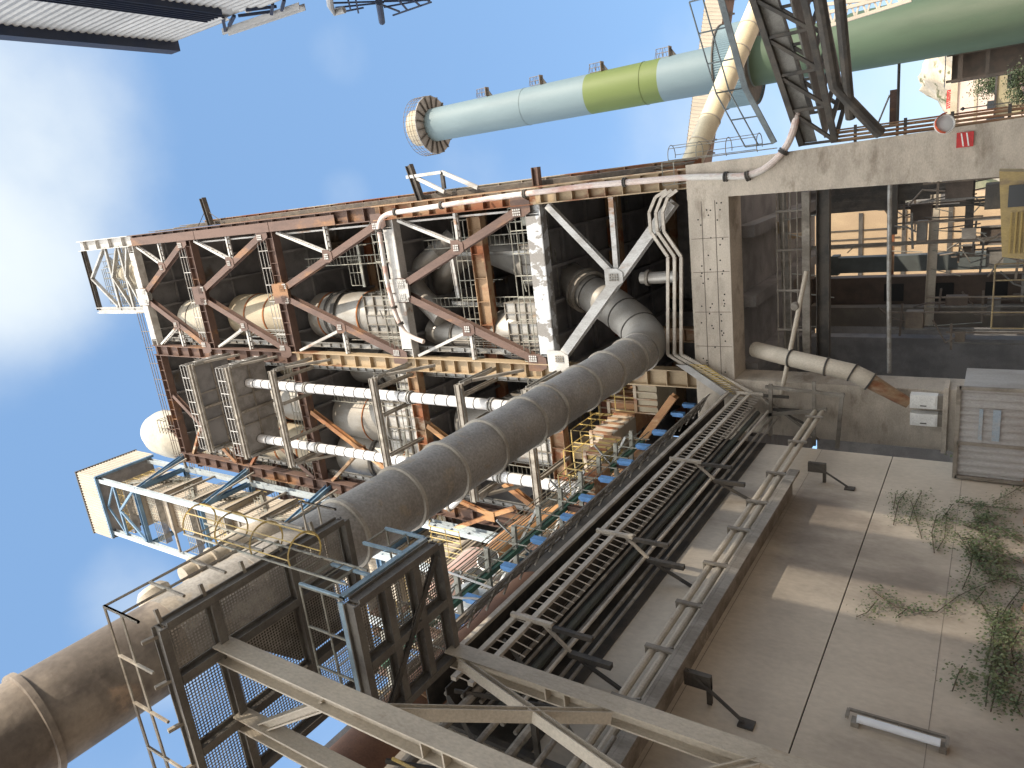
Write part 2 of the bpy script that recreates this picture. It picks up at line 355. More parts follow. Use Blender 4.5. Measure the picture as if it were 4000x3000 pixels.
# base deck over the concrete frame
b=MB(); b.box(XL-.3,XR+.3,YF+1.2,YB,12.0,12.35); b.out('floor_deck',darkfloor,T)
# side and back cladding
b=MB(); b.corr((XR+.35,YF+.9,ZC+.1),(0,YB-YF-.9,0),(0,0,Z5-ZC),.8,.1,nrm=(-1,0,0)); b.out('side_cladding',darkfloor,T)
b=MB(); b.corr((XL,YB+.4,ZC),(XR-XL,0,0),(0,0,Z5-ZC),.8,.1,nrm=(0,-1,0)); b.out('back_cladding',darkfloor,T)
# chevron braces of the right bay
XC=(XR+XM)/2
def gus(b,c,w,h,n=8):
    c=V(c); b.plate([c+V((-w/2,0,h/2)),c+V((w/2,0,h/2)),c+V((w/2,0,-h*.15)),c+V((w*.28,0,-h/2)),c+V((-w*.28,0,-h/2)),c+V((-w/2,0,-h*.15))],(0,-.03,0))
def bolts(b,c,nx,nz,s=.13):
    for i in range(nx):
        for j in range(nz):
            p=V(c)+V(((i-(nx-1)/2)*s,-.045,(j-(nz-1)/2)*s)); b.box(p.x-.04,p.x+.04,p.y-.02,p.y+.014,p.z-.04,p.z+.04)
def chevron(za,zb,mb,ms,x0,x1,xc):
    yb=YF-.05
    for s,xe in ((1,x1),(-1,x0)):
        p=V((xc+s*.35,yb,za-.5)); q=V((xe-s*.55,yb,zb+.75))
        b=MB(); b.ib(p,q,.40,.42,.035,up=(0,1,0)); o=b.out('brace',mb,T)
        m_=p.lerp(q,.5)
        for c_,w_,h_ in ((q+V((s*.1,-.22,-.1)),.9,1.1),(p+V((-s*.1,-.22,.1)),.9,.9),(m_+V((s*.12,-.22,-.05)),.75,.8)):
            g=MB(); gus(g,c_,w_,h_); g.out('gusset_plate',mb,o)
        for c_,i_,j_ in ((q+V((-s*.12,-.245,.12)),3,4),(p+V((s*.12,-.245,-.1)),3,3),(m_+V((s*.1,-.245,0)),3,3)): g=MB(); bolts(g,c_,i_,j_,.12); g.out('bolt_pattern',white,o)
        # slim white struts to the column head and to the column
        up_=V((xe-s*.5,yb+.05,za-.65)); b=MB()
        for o2 in (-.12,.12): b.bar(m_+V((s*.35,o2,.28)),up_+V((0,o2,0)),.09,.15)
        d=(up_-m_)
        for i in range(7): 
            c=m_+V((s*.35,0,.28)).lerp(V((s*.35,0,.28)),0)+(up_-m_-V((s*.35,0,.28)))*((i+.5)/7); b.bar(c+V((0,-.12,0)),c+V((0,.12,0)),.08,.02)
        b.out('strut',ms,T)
        b=MB(); zc_=m_.z-.05
        for o2 in (-.1,.1): b.bar((m_.x+s*.4,yb+o2,zc_),(xe-s*.42,yb+o2,zc_),.08,.16)
        for i in range(4): 
            xx=m_.x+s*.4+(xe-s*.42-m_.x-s*.4)*(i+.5)/4; b.bar((xx,yb-.1,zc_),(xx,yb+.1,zc_),.1,.02)
        b.out('strut',ms,T)
    g=MB(); gus(g,(xc,YF-.31,za-.1),1.3,1.5); bolts(g,(xc-.35,YF-.34,za-.35),3,4); bolts(g,(xc+.35,YF-.34,za-.35),3,4)
    g.out('gusset_plate',white if mb is brown and za==Z5 or za==Z2 else mb,T)
for za,zb,mb in ((Z5,Z4,brown),(Z4,Z3,brown),(Z3,Z2,brown),(Z2,Z1,brown)): chevron(za,zb,mb,white,XM,XR,XC)
# lattice side strips under the column heads (white perforated angle along the right edge)
b=MB()
for z0,z1 in ((Z1+1,Z2-1),(Z2+1,Z3-1),(Z3+1,Z4-1)):
    b.bar((XR-.62,YF+.15,z0),(XR-.62,YF+.15,z1),.10,.04)
b.out('edge_angle',white,T)
# lower storey: one long white diagonal with its struts
def beam(p,q,w,h,m,name='brace',up=(0,1,0),t=.04):
    b=MB(); b.ib(p,q,w,h,t,up=up); return b.out(name,m,T)
p=V((XM+.75,YF-.1,Z1-.75)); q=V((XR-.9,YF-.1,ZC+.75)); o=beam(p,q,.45,.5,white)
mid=p.lerp(q,.55)
for c_,w_,h_ in ((p+V((-.15,-.27,.1)),1.1,1.2),(mid+V((.1,-.27,.1)),.8,.9)): g=MB(); gus(g,c_,w_,h_); g.out('gusset_plate',white,o)
for c_ in (p+V((0,-.3,0)),mid+V((.1,-.3,.1))): g=MB(); bolts(g,c_,3,4,.12); g.out('bolt_pattern',greysteel,o)
beam(mid+V((.3,0,.3)),(XR-.5,YF-.1,Z1-.8),.3,.3,white,'strut'); beam(mid+V((.4,0,.05)),(XR-.42,YF-.1,mid.z+.05),.24,.24,white,'strut')
# left bay: knee braces by the far column, rusty
for za,zb,mb in ((Z5,Z4,brown),(Z4,Z3,brown),(Z3,Z2,orange),(Z2,Z1,orange)):
    xc=(XL+XM)/2
    p=V((XL+.4,YF-.05,zb+.6)); q=V((XL+3.4,YF-.05,(za+zb)/2+.3)); q2=V((XL+5.4,YF-.05,za-.5))
    beam(p,q2,.32,.34,mb); beam(q.lerp(p,.05)+V((.1,0,.2)),(XL+.42,YF-.05,za-1.2),.2,.26,rusty,'strut')
    g=MB(); gus(g,p.lerp(q2,.52)+V((0,-.2,0)),.7,.7); g.out('gusset_plate',mb,T)
p=V((XM-.9,YF-.05,ZC+1.2)); q=V((XL+1,YF-.05,Z1-1)); beam(p,q,.34,.36,orange); 
# walkway rails along each floor edge
for z in (Z1,Z2,Z3,Z4):
    b=MB(); b.rail([(XM+.45,YF-.12,z+.43),(XR-.45,YF-.12,z+.43)],1.05,1.15,.028,2); b.out('handrail',railmat if z<Z2+1 else white,T)
    b=MB(); b.rail([(XL+.45,YF-.12,z+.43),(XM-.45,YF-.12,z+.43)],1.05,1.15,.028,2); b.out('handrail',railmat,T)
b=MB(); b.rail([(XM+.2,YF-.2,Z5+.55),(XL,YF-.2,Z5+.55)],1.1,1.4,.03,2); b.rail([(XR-5.6,YF-.2,Z5+.55),(XM,YF-.2,Z5+.55)],1.1,1.4,.03,2); b.out('handrail',darkrail,T)
# penthouse frame over the right bay
X0=XR-5.4
b=MB(); b.ib((XR-.4,YF,ZP-.2),(X0,YF,ZP-.2),.3,.4,.03); b.out('penthouse_beam',dark,T)
b=MB(); b.ib((X0,YF,Z5+.4),(X0,YF,ZP),.4,.45,.04,up=(1,0,0)); b.box(X0-.26,X0-.235,YF-.2,YF+.2,Z5+1,ZP-.3); b.out('column',white,T)
for z in (Z5+2.2,Z5+4.3,):
    b=MB(); b.bar((XR-.3,YF,z),(X0,YF,z),.18,.22); b.out('penthouse_beam',galv,T)
zz=[Z5+.6,Z5+2.2,Z5+4.3,ZP-.3]
for i in range(3):
    xm=(XR+X0)/2
    for xe in (XR-.4,X0+.3): 
        b=MB(); b.bar((xe,YF-.02,zz[i]+.2),(xm,YF-.02,zz[i+1]-.15),.16,.28,up=(0,1,0)); b.out('brace',galv,T)
b=MB(); b.box(X0+1.2,XR-.3,YF+1.9,YF+2.0,Z5+2.0,ZP-2.6); b.out('penthouse_panel',darkfloor,T)
b=MB(); b.rail([(X0,YF+1.2,Z5+3.0),(XR-.5,YF+1.2,Z5+3.0)],1.1,1,.03,3); b.rail([(X0,YF+1.2,Z5+5.0),(XR-1.5,YF+1.2,Z5+5.0)],1.1,1,.03,3); b.out('handrail',railmat,T)
for xx in (XR-1.7,XR-3.8):
    b=MB(); b.ladder((xx,YF+.8,Z5+.5),(xx,YF+.8,ZP-1),(1,0,0),.5,.3,.025); b.out('ladder',railmat,T)
b=MB(); b.lathe((XR-2.6,YF+1.5,Z5+.6),(0,0,1),[(0,1.2),(2.3,1.25),(4.6,.6),(5.6,.5)],28); b.out('hopper',cream,T)
b=MB()
for k in range(6): b.rail([(X0+.3,YF+.5+.12*k,Z5+.9+1.25*k),(XR-.6-.3*k,YF+.5+.12*k,Z5+.9+1.25*k)],.9,.7,.025,2)
for k in range(9): b.tube([(X0+.5+.5*k,YF+.9,Z5+.6),(X0+.5+.5*k,YF+.9,ZP-.6-.3*(k%4))],.035,5)
b.out('handrail',railmat,T)
b=MB(); b.bar((X0+.6,YF+1.3,Z5+1),(XR-1.2,YF+1.3,ZP-1.2),.4,.12); b.bar((XR-.7,YF+1.6,Z5+1),(X0+1.6,YF+1.6,ZP-2),.4,.12); b.out('stair_flight',galv,T)
# intermediate rusty beam set back in the second storey, with its rail
b=MB(); b.ib((-1.3,30.4,24.45),(-9.0,30.4,24.45),.5,.85,.045); b.stiff((-1.3,30.4,24.45),(-9.0,30.4,24.45),.46,.85,6,.025); b.out('intermediate_beam',rusty,T)
b=MB(); b.rail([(-1.4,30.3,24.9),(-8.9,30.3,24.9)],1.1,1.1,.028,2); b.out('handrail',railmat,T)
for xx in (-3.4,-6.2): 
    b=MB(); b.ib((xx,31.3,22.1),(xx+.15,31.3,27.6),.18,.2,.02,up=(1,0,0)); b.out('service_post',galv,T)
b=MB(); b.ib((-3.2,30.6,26.6),(-5.6,30.6,26.5),.12,.25,.03); b.bar((-3.2,30.6,26.6),(-3.9,30.6,27.7),.08,.1); b.out('hoist_beam',white,T)
rq=random.Random(3)
for z in (Z1,Z2,Z3,Z4):
    for k in range(5):
        x=XR-1.2-1.5*k; b=MB(); y=30.3+rq.uniform(0,.9); h=rq.uniform(1.2,2.6)
        b.box(x-.22,x+.22,y,y+.25,z+.62,z+.62+h*.5); b.tube([(x,y+.1,z+.62+h*.5),(x,y+.1,z+.62+h),(x-.6,y+.3,z+.62+h)],.04,6); b.out('control_box',rq.choice((galv,railmat,greysteel)),T)
# ladders, door frames and cable trays behind the braces
for x,z0,z1 in ((-3.2,Z2+.4,Z3-1),(-5.9,Z1+.4,Z2-1),(-2.6,Z1+.5,Z2-1),(-12.4,Z2,Z3-1),(-15.8,Z1,Z2-1)):
    b=MB(); b.ladder((x,YF+1.4,z0),(x,YF+1.4,z1),(1,0,0),.5,.3,.03); b.out('ladder',railmat,T)
for x,y,z in ((-2.8,31.2,Z1+.6),(-4.6,31.6,Z1+.6),(-6.2,31.2,Z1+4.8),(-8.2,30.4,Z2+.6),(-3.6,31,Z2+4.6),(-11.2,30.6,Z2+.6),(-11,30.6,Z1+.6),(-15.5,30.6,Z2+3)):
    b=MB(); b.rail([(x-1.2,y,z),(x+1.2,y,z),(x+1.2,y+1.6,z)],1.05,.8,.025,2); b.bar((x-1.3,y-.05,z-.1),(x+1.3,y-.05,z-.1),.1,.2); b.bar((x,y+.8,z-.05),(x+.02,y+.8,z-.05),1.7,.06)
    b.out('access_platform',railmat,T)
for z in (Z1,Z2,Z3,Z4):
    b=MB()
    for i in range(7): b.tube([(XM+.9+.13*i,YF+.55+.05*(i%3),z+.8),(XM+.9+.13*i,YF+.55,z+random.uniform(3,7.4))],random.choice((.02,.03,.045)),5)
    for i in range(4): b.tube([(XM+1.0,YF+.5+.1*i,z+.75+.07*i),(XR-.7,YF+.5+.1*i,z+.75+.07*i)],.03,5)
    b.out('conduit_bundle',greysteel if z<Z3 else galv,T)
for x,z0,z1 in ((XM+.75,Z1,Z5),(XM-.75,Z1,Z4),(XL+.7,Z1,Z4)):
    b=MB(); b.ib((x,YF+.6,z0),(x,YF+.6,z1),.24,.28,.02,up=(1,0,0)); b.stiff((x,YF+.6,z0),(x,YF+.6,z1),.24,.28,40,.02,up=(1,0,0)); b.out('cable_tray',galv,T)
# stub beams sticking out of the right side
for px,py,qx,qy in ((795,795,830,880),(2095,680,2102,738)): pass
def stub(z,x1,y,name,m,legs,lab):
    b=MB(); b.ib((XR+.45,y,z),(x1,y,z+.25),.3,.34,.035); return single(b,name,m,lab,'beam')
for z,x1,lab,lg in ((47.1,1.05,'dark steel stub beam with wire stays sticking out near the tower top','s'),(20.2,.75,'short brown stub beam on the right edge low on the brown braced tower','n')):
    t=thing('stub_beam',lab,'beam',(XR+.45,YF+.6,z)); b=MB(); b.ib((XR+.45,YF+.6,z),(x1+(.7 if lg=='s' else 0),YF+.6,z+.3 if lg=='s' else z),.32,.36,.04); b.out('beam',dark if lg=='s' else brown,t)
    if lg=='s':
        b=MB()
        for dz in (-1.5,1.5): b.tube([(XR+.5,YF+.6,z+dz),(x1-.1,YF+.6,z+.25)],.03,4)
        b.out('stay',dark,t)
t=thing('davit_frame','white and dark angle frame with a stub beam on the tower right side','frame',(XR+.45,YF+.6,33))
zq=oy(1625,720,YF+.6).z
b=MB(); b.ib((XR+.4,YF+.6,zq-.2),(1.75,YF+.6,zq+.3),.3,.36,.035); b.out('beam',dark,t)
b=MB(); b.bar((1.15,YF+.6,zq+.55),(1.15,YF+.6,zq-1.9),.16,.22); b.out('post',white,t)
for dz in (-1.9,-4.1) : b=MB(); b.bar((1.15,YF+.6,zq+.1 if dz==-1.9 else zq-1.9),(.15,YF+.6,zq+dz),.14,.2); b.out('strut',white,t)
b=MB(); b.bar((.3,YF+.6,zq-1.9),(1.15,YF+.6,zq-1.9),.14,.2); b.out('bracket',dark,t)
# ================================================================ VESSELS
def px_r(px,py0,py1,y): return abs(oy(px,py0,y).x-oy(px,py1,y).x)/2
def vess(name,lab,x,y,parts,loc_z,group='cyclone vessels in the preheater tower'):
    t=thing(name,lab,'vessel',(x,y,loc_z),group)
    for kind,m,arg in parts:
        b=MB()
        if kind=='shell': b.lathe((x,y,0),(0,0,1),arg,40); b.out('shell',m,t)
        elif kind=='ring':
            for z,r,h in arg:
                b=MB(); b.lathe((x,y,z-h/2),(0,0,1),[(0,r-.02),(0,r+.03),(h,r+.03),(h,r-.02)],40,False); b.out('ring',m,t)
        elif kind=='box':
            x0,x1,y0,y1,z0,z1,nx,nz,rm=arg
            b.box(x+x0,x+x1,y+y0,y+y1,z0,z1); o=b.out('riser_box',m,t); g=MB()
            for i in range(nx+1):
                xx=x+x0+(x1-x0)*i/nx; g.bar((xx,y+y0-.07,z0),(xx,y+y0-.07,z1),.05,.14,up=(0,1,0))
            for k in (x0-.07,x1+.07):
                for i in range(4): 
                    yy=y+y0+(y1-y0)*(i+.5)/4; g.bar((x+k,yy,z0),(x+k,yy,z1),.14,.05,up=(0,1,0))
            for i in range(nz+1):
                zz=z0+(z1-z0)*i/nz; g.bar((x+x0-.15,y+y0-.07,zz),(x+x1+.15,y+y0-.07,zz),.14,.05); g.bar((x+x1+.07,y+y0,zz),(x+x1+.07,y+y1,zz),.14,.05); g.bar((x+x0-.07,y+y0,zz),(x+x0-.07,y+y1,zz),.14,.05)
            g.out('stiffener',rm,o)
        elif kind=='hatch':
            for dx,z in arg: b.lathe((x+dx,y-1.25,z),(0,-1,0),[(0,.14),(.08,.14)],10)
            b.out('hatch',dark,t)
    return t
xa=-7.0
vess('cyclone_vessel','dome topped cream vessel with a ribbed skirt in the uppermost right bay',-7.3,32.2,[
  ('shell',domecream,[(49.8,1.75),(54.6,1.75),(55.4,1.6),(56.0,1.15),(56.25,.5),(56.3,.05)]),('ring',dark,[(54.0,1.76,.06)]),
  ('box',white,(-3.0,-1.2,-1.3,1.2,50.2,54.6,5,6,greysteel))],49.8)
vess('cyclone_vessel','cream cylinder with three orange rust rings in the right bay',xa,32.4,[
  ('shell',cream,[(40.7,1.58),(44,1.58),(48.9,1.58)]),('ring',ringrust,[(46.9,1.59,.14),(44.7,1.59,.14),(42.5,1.59,.12)])],40.7)
vess('cyclone_vessel','grey steel cylinder with banded collar above a gridded square box, right bay',xa,32.4,[
  ('shell',vessel,[(30.3,1.45),(35.2,1.45),(35.3,1.55),(39.9,1.55)]),('ring',dark,[(37.4,1.72,.35),(38.2,1.66,.12)]),('ring',ringrust,[(38.9,1.56,.12),(35.2,1.58,.1)]),
  ('box',vessel,(-1.5,1.5,-1.35,1.3,30.3,34.4,5,5,greysteel))],30.3)
vess('cyclone_vessel','cream vessel with thin rust rings just behind the middle column',-11.2,35.6,[
  ('shell',cream,[(40.7,1.7),(48.6,1.7)]),('ring',ringrust,[(46.6,1.71,.12),(44.4,1.71,.12),(42.4,1.71,.12)])],40.7)
vess('cyclone_vessel','grey vessel over a white ribbed box behind the middle column',-11.0,34.8,[
  ('shell',vessel,[(30.3,1.5),(39.6,1.5)]),('ring',dark,[(36.6,1.6,.25)]),('box',white,(-1.7,1.7,-1.5,1.3,30.3,35.0,4,4,dark))],30.3)
vess('cyclone_vessel','tan grey vessel between the two white pipes, upper of its pair',-13.6,32.6,[
  ('shell',vessel,[(40.7,1.55),(45.6,1.55),(48.6,1.5)]),('ring',ringrust,[(45.4,1.57,.08)]),('ring',dark,[(42.8,1.57,.05)])],40.7)
vess('cyclone_vessel','dusty cream vessel on a stiffened white box marked with round hatches',-14.2,32.6,[
  ('shell',vessel,[(34.2,1.75),(36.4,1.75),(39.6,1.6)]),('ring',ringrust,[(36.5,1.77,.08)]),('box',white,(-1.75,1.75,-1.5,1.4,30.3,34.4,4,4,greysteel)),
  ('hatch',dark,[(-.7,33.6),(.3,33.6)])],30.3)
vess('cyclone_vessel','ribbed white box vessel with round hatches low in the left bay',-13.8,32.8,[
  ('shell',vessel,[(25.4,1.5),(28.8,1.5)]),('box',white,(-1.7,1.7,-1.5,1.4,21,25.6,4,4,greysteel)),('hatch',dark,[(-.7,24.6),(.3,24.6)])],21)
vess('cyclone_vessel','cream vessel with two wavy orange rust rings beside the bucket elevator',-17.0,32.0,[
  ('shell',cream,[(40.7,1.6),(48.2,1.6)]),('ring',ringrust,[(46.2,1.61,.16),(43.6,1.61,.14)])],40.7)
vess('cyclone_vessel','smooth grey cylinder with a dark collar in the left bay by the elevator',-17.0,32.2,[
  ('shell',vessel,[(30.3,1.55),(39.6,1.55)]),('ring',dark,[(36.2,1.66,.3)]),('ring',ringrust,[(33.2,1.57,.08)])],30.3)
vess('cyclone_vessel','pale vessel with a ribbed white side in the top left bay',-16.6,32.0,[
  ('shell',domecream,[(49.8,1.5),(56.0,1.5)]),('ring',dark,[(53.5,1.52,.06)]),('box',white,(-1.9,-.4,-1.7,1.0,50.4,54.6,4,5,greysteel))],49.8)
vess('cyclone_vessel','ribbed pale grey hopper vessel between dome vessel and top left column',-12.4,33.4,[
  ('shell',vessel,[(49.8,1.0),(52.6,1.9),(56.3,1.9)]),('ring',greysteel,[(50.6,1.35,.1),(51.6,1.7,.1),(53,1.93,.1),(54,1.93,.1),(55,1.93,.1)])],49.8)
# cream dome above the left bay
t=vess('dome_vessel','large cream domed vessel standing above the tower roof','',0,[],0) if False else thing('dome_vessel','large cream domed vessel standing above the tower roof','vessel',(-19.4,34.5,62))
b=MB(); b.lathe((-19.4,34.5,0),(0,0,1),[(57,1.7),(62.5,1.7),(64.5,2.35),(67.6,2.35),(69.6,2.2),(70.9,1.7),(71.7,1.0),(72.0,.1)],36); b.out('shell',domecream,t)
b=MB(); b.rail([(-18.6,32.4,64.6),(-17.1,32.4,64.6),(-17.1,33.6,64.6)],1.6,.8,.03,2); b.out('handrail',dark,t)
b=MB(); 
for x in (-20.8,-18.0): b.ib((x,32.6,57),(x,32.6,65),.3,.35,.03,up=(1,0,0))
b.ib((-21.2,32.6,64.2),(-16.5,32.6,64.2),.3,.4,.03); b.ib((-21.2,32.6,61),(-17.5,32.6,61),.3,.4,.03); b.bar((-20.8,32.6,61.2),(-18.2,32.6,64),.2,.2); b.out('support_frame',brown,t)
b=MB(); b.rail([(-21.6,32.3,61.2),(-17.2,32.3,61.2)],1.1,1,.03,2); b.rail([(-21.6,32.3,58.8),(-18,32.3,58.8)],1.1,1,.03,2); b.out('walkway_rail',yellow,t)
# ================================================================ DUCTS IN THE RIGHT BAY
t=thing('riser_duct','wide dull aluminium duct slanting up behind the lowest white diagonal','duct',(-6.6,28,14.5))
pts=[(-7.69,27.9,14.55),(-7.6,28.7,14.6),(-7.35,29.4,14.9),(-6.95,30.2,15.7),(-6.35,31.2,17.2),(-4.98,33,21.0),(-3.4,36.4,28.6)]
b=MB(); b.tube(pts,.93,32); b.out('shell',riserm,t)
for a,c in ((2,.5),(3,.5),(4,.4),(4,.9),(5,.3)):
    p=V(pts[a]).lerp(V(pts[a+1]),c) if a<6 else V(pts[a]); d=V(pts[a+1])-V(pts[a]); b=MB(); b.lathe(p,d,[(-.03,.92),(-.03,.96),(.03,.96),(.03,.92)],28,False); b.out('ring',dark,t)
b=MB(); q=V(pts[4]).lerp(V(pts[5]),.55); b.lathe(q,V(pts[5])-V(pts[4]),[(-.35,.98),(-.35,1.14),(-.2,1.14),(-.2,1.07),(0,1.07),(0,1.16),(.16,1.16),(.16,.98)],28,False); b.out('expansion_joint',greysteel,t)
def duct(lab,pts,r,m=riserm,name='process_duct',rings=(),r2=None,grp=None):
    t=thing(name,lab,'duct',pts[0],grp); b=MB(); b.tube(pts,r,24,r2=r2); b.out('shell',m,t)
    for i,f in rings:
        p=V(pts[i]).lerp(V(pts[i+1]),f); d=V(pts[i+1])-V(pts[i]); b=MB(); rr=r if r2 is None else r+(r2-r)*(i+f)/(len(pts)-1)
        b.lathe(p,d,[(-.07,rr),(-.07,rr+.09),(.07,rr+.09),(.07,rr)],24,False); b.out('flange',greysteel,t)
    return t
A=oy(1590,1090,31.2); B_=oy(1640,1010,31.6); Cc=oy(1720,1000,31.8); 
duct('bent grey steel duct with collars behind the upper white beam brace',bend([oy(1770,930,33),oy(1680,1010,31.8),oy(1600,1090,31.4),oy(1640,1150,31.2),oy(1730,1240,31)],1.0,8),.62,rings=((2,.5),(10,.5),(17,.4)))
duct('fat grey elbow duct standing between ladder and rusty floor beam',bend([oy(1840,985,34),oy(1790,1000,33.5),oy(1745,1060,33),oy(1720,1120,33.6)],.9,6),.75,rings=((3,.5),))
duct('rounded silver bulkhead drum on the second floor deck',[oy(1690,1285,31.6),oy(1715,1295,31.6),oy(1760,1300,31.6),oy(1860,1310,31.6)],.75,rings=((2,.3),))
t=thing('hopper_duct','silver faceted hopper with stiffened sides beside the peeling floor beam','hopper',oy(2010,1300,31.5))
c=oy(2020,1300,31.5); b=MB(); b.lathe(c+V((0,0,-2.6)),(0,0,1),[(0,.55),(1.6,1.35),(2.6,1.5),(3.6,1.25),(4.1,.7)],12); b.out('shell',riserm,t)
b=MB(); b.box(c.x-.9,c.x+.9,c.y-1.5,c.y-.6,c.z-2.4,c.z-.6); o=b.out('gridded_box',vessel,t); g=MB()
for i in range(4): g.bar((c.x-.9+.6*i,c.y-1.56,c.z-2.4),(c.x-.9+.6*i,c.y-1.56,c.z-.6),.05,.12,up=(0,1,0)); g.bar((c.x-.95,c.y-1.56,c.z-2.4+.6*i),(c.x+.95,c.y-1.56,c.z-2.4+.6*i),.12,.05)
g.out('stiffener',greysteel,o)
for (zz_,xx,yy,lab) in ((Z1+.6,-7.0,31.5,'ribbed grey equipment box under the second storey brace'),(Z1+.6,-4.2,33.5,'low ribbed steel casing on the first steel floor'),(Z2+.6,-3.2,33.5,'grey casing box on the third storey right side')):
    t=thing('equipment_casing',lab,'casing',(xx,yy,zz_),'casings on the tower floors'); b=MB(); b.box(xx-1.1,xx+1.1,yy-1,yy+1,zz_,zz_+2.6); b.out('casing',vessel,t); g=MB()
    for i in range(5): g.bar((xx-1.1+.55*i,yy-1.05,zz_),(xx-1.1+.55*i,yy-1.05,zz_+2.6),.05,.1,up=(0,1,0)); g.bar((xx-1.13,yy-1.05,zz_+.65*i),(xx+1.13,yy-1.05,zz_+.65*i),.1,.05)
    g.out('stiffener',greysteel,t)
# rusty hot cone chutes in left bay bottom
duct('bronze steel chute leaning behind the orange brace',[oy(1860,1880,33),oy(1750,1990,31)],.55,vessel,rings=((0,.2),(0,.8)))
duct('thin white elbow pipe under the long grey duct',bend([oy(1700,1850,27.4),oy(1720,1975,27.2),oy(1760,1985,27.2),oy(1800,1945,27.4)],.6,6),.16,pipewhite,'elbow_pipe',rings=((3,.5),(10,.5)))
duct('small capped stub duct in the dark lowest bay',[oy(2505,1085,31),oy(2560,1085,31),oy(2640,1080,31)],.28,riserm,'stub_duct',rings=((0,.5),))
# tall slim white posts of the left bay
for px0,py0,px1,py1,m,lab in ((2040,1835,2100,1990,ochre,'light rusty cream column beside the ribbed box'),(2170,1760,2290,1640,orange,'broad rust streaked column left of the long grey duct')):
    pass
# ================================================================ PAINTED DRAIN PIPE ON THE FRONT
t=thing('drain_pipe','pinkish white flanged pipe running down the corner column and hooking across the second floor','pipe',oy(2690,690,28.8))
pth=[(1655,1335),(1620,1322),(1580,1300),(1545,1230),(1512,1100),(1490,960),(1478,880),(1490,850),(1520,833),(1600,822),(1760,797),(2000,763),(2300,725),(2690,692),(2920,688),(2990,660),(3050,605),(3085,550),(3105,490),(3112,440)]
P_=[oy(a,c,28.75) for a,c in pth]; b=MB(); b.tube(bend(P_,.5,4),.13,10); b.out('pipe',mat('pinkish pipe paint',(.58,.50,.46),(.46,.27,.22),.8,.45,.6,2,.5,c3=(.60,.58,.55),s3=.5,lo3=.5,hi3=.58),t)
for a,c in ((1478,900),(1540,1200),(1565,1265),(1545,828),(1725,802),(2050,757),(2440,712),(2835,690),(2920,688),(3060,592)):
    p=oy(a,c,28.75); i=min(range(len(P_)-1),key=lambda k:(P_[k].lerp(P_[k+1],.5)-p).length); d=P_[i+1]-P_[i]; b=MB(); b.lathe(p,d,[(-.07,.10),(-.07,.2),(-.02,.2),(-.02,.17),(.02,.17),(.02,.2),(.07,.2),(.07,.1)],12,False); b.out('flange',dark,t)
b=MB()
for a,c in ((1600,822),(1880,780),(2150,745),(1500,1030),(1525,1150)): p=oy(a,c,28.75); b.bar(p,(p.x,YF-.2,p.z),.06,.1)
b.out('pipe_bracket',greysteel,t)
# ================================================================ WHITE PIPES AND THEIR FRAMES
for x,z0,z1,lab in ((-10.55,19.0,43.6,'jacketed white vertical pipe with dark bands, nearer the middle column'),(-14.55,17.5,43.9,'jacketed white vertical pipe with dark bands, nearer the bucket elevator')):
    t=thing('white_pipe',lab,'pipe',(x,27.3,z0),'white pipes on the tower front'); b=MB(); b.tube([(x,27.3,z0),(x,27.3,z1-.6),(x,27.5,z1-.1),(x,28.0,z1+.2),(x,29.2,z1+.25)],.29,20); b.out('pipe',pipewhite,t)
    z=z0+.3
    while z<z1: b=MB(); b.lathe((x,27.3,z),(0,0,1),[(-.025,.285),(-.025,.31),(.025,.31),(.025,.285)],20,False); b.out('band',dark,t); z+=.82+random.random()*.1
    for zf in (36.9,28.2,22.6):
        b=MB(); b.lathe((x,27.3,zf),(0,0,1),[(-.12,.28),(-.12,.38),(-.05,.38),(-.05,.32),(.05,.32),(.05,.38),(.12,.38),(.12,.28)],20,False); b.out('flange',galv,t)
frames=[(47.0,'dark'),(42.8,'grey'),(38.2,None),(29.5,None),(23.5,None),(19.5,None)]
labs=['uppermost grey bracket frame holding a dark panelled floor','second grey bracket frame with railing and pale panels','slender grey bracket frame beneath the pale panelled frame','grey bracket frame level with the second steel floor','grey bracket frame partly behind the long grey duct','lowest grey bracket frame just above the long grey duct']
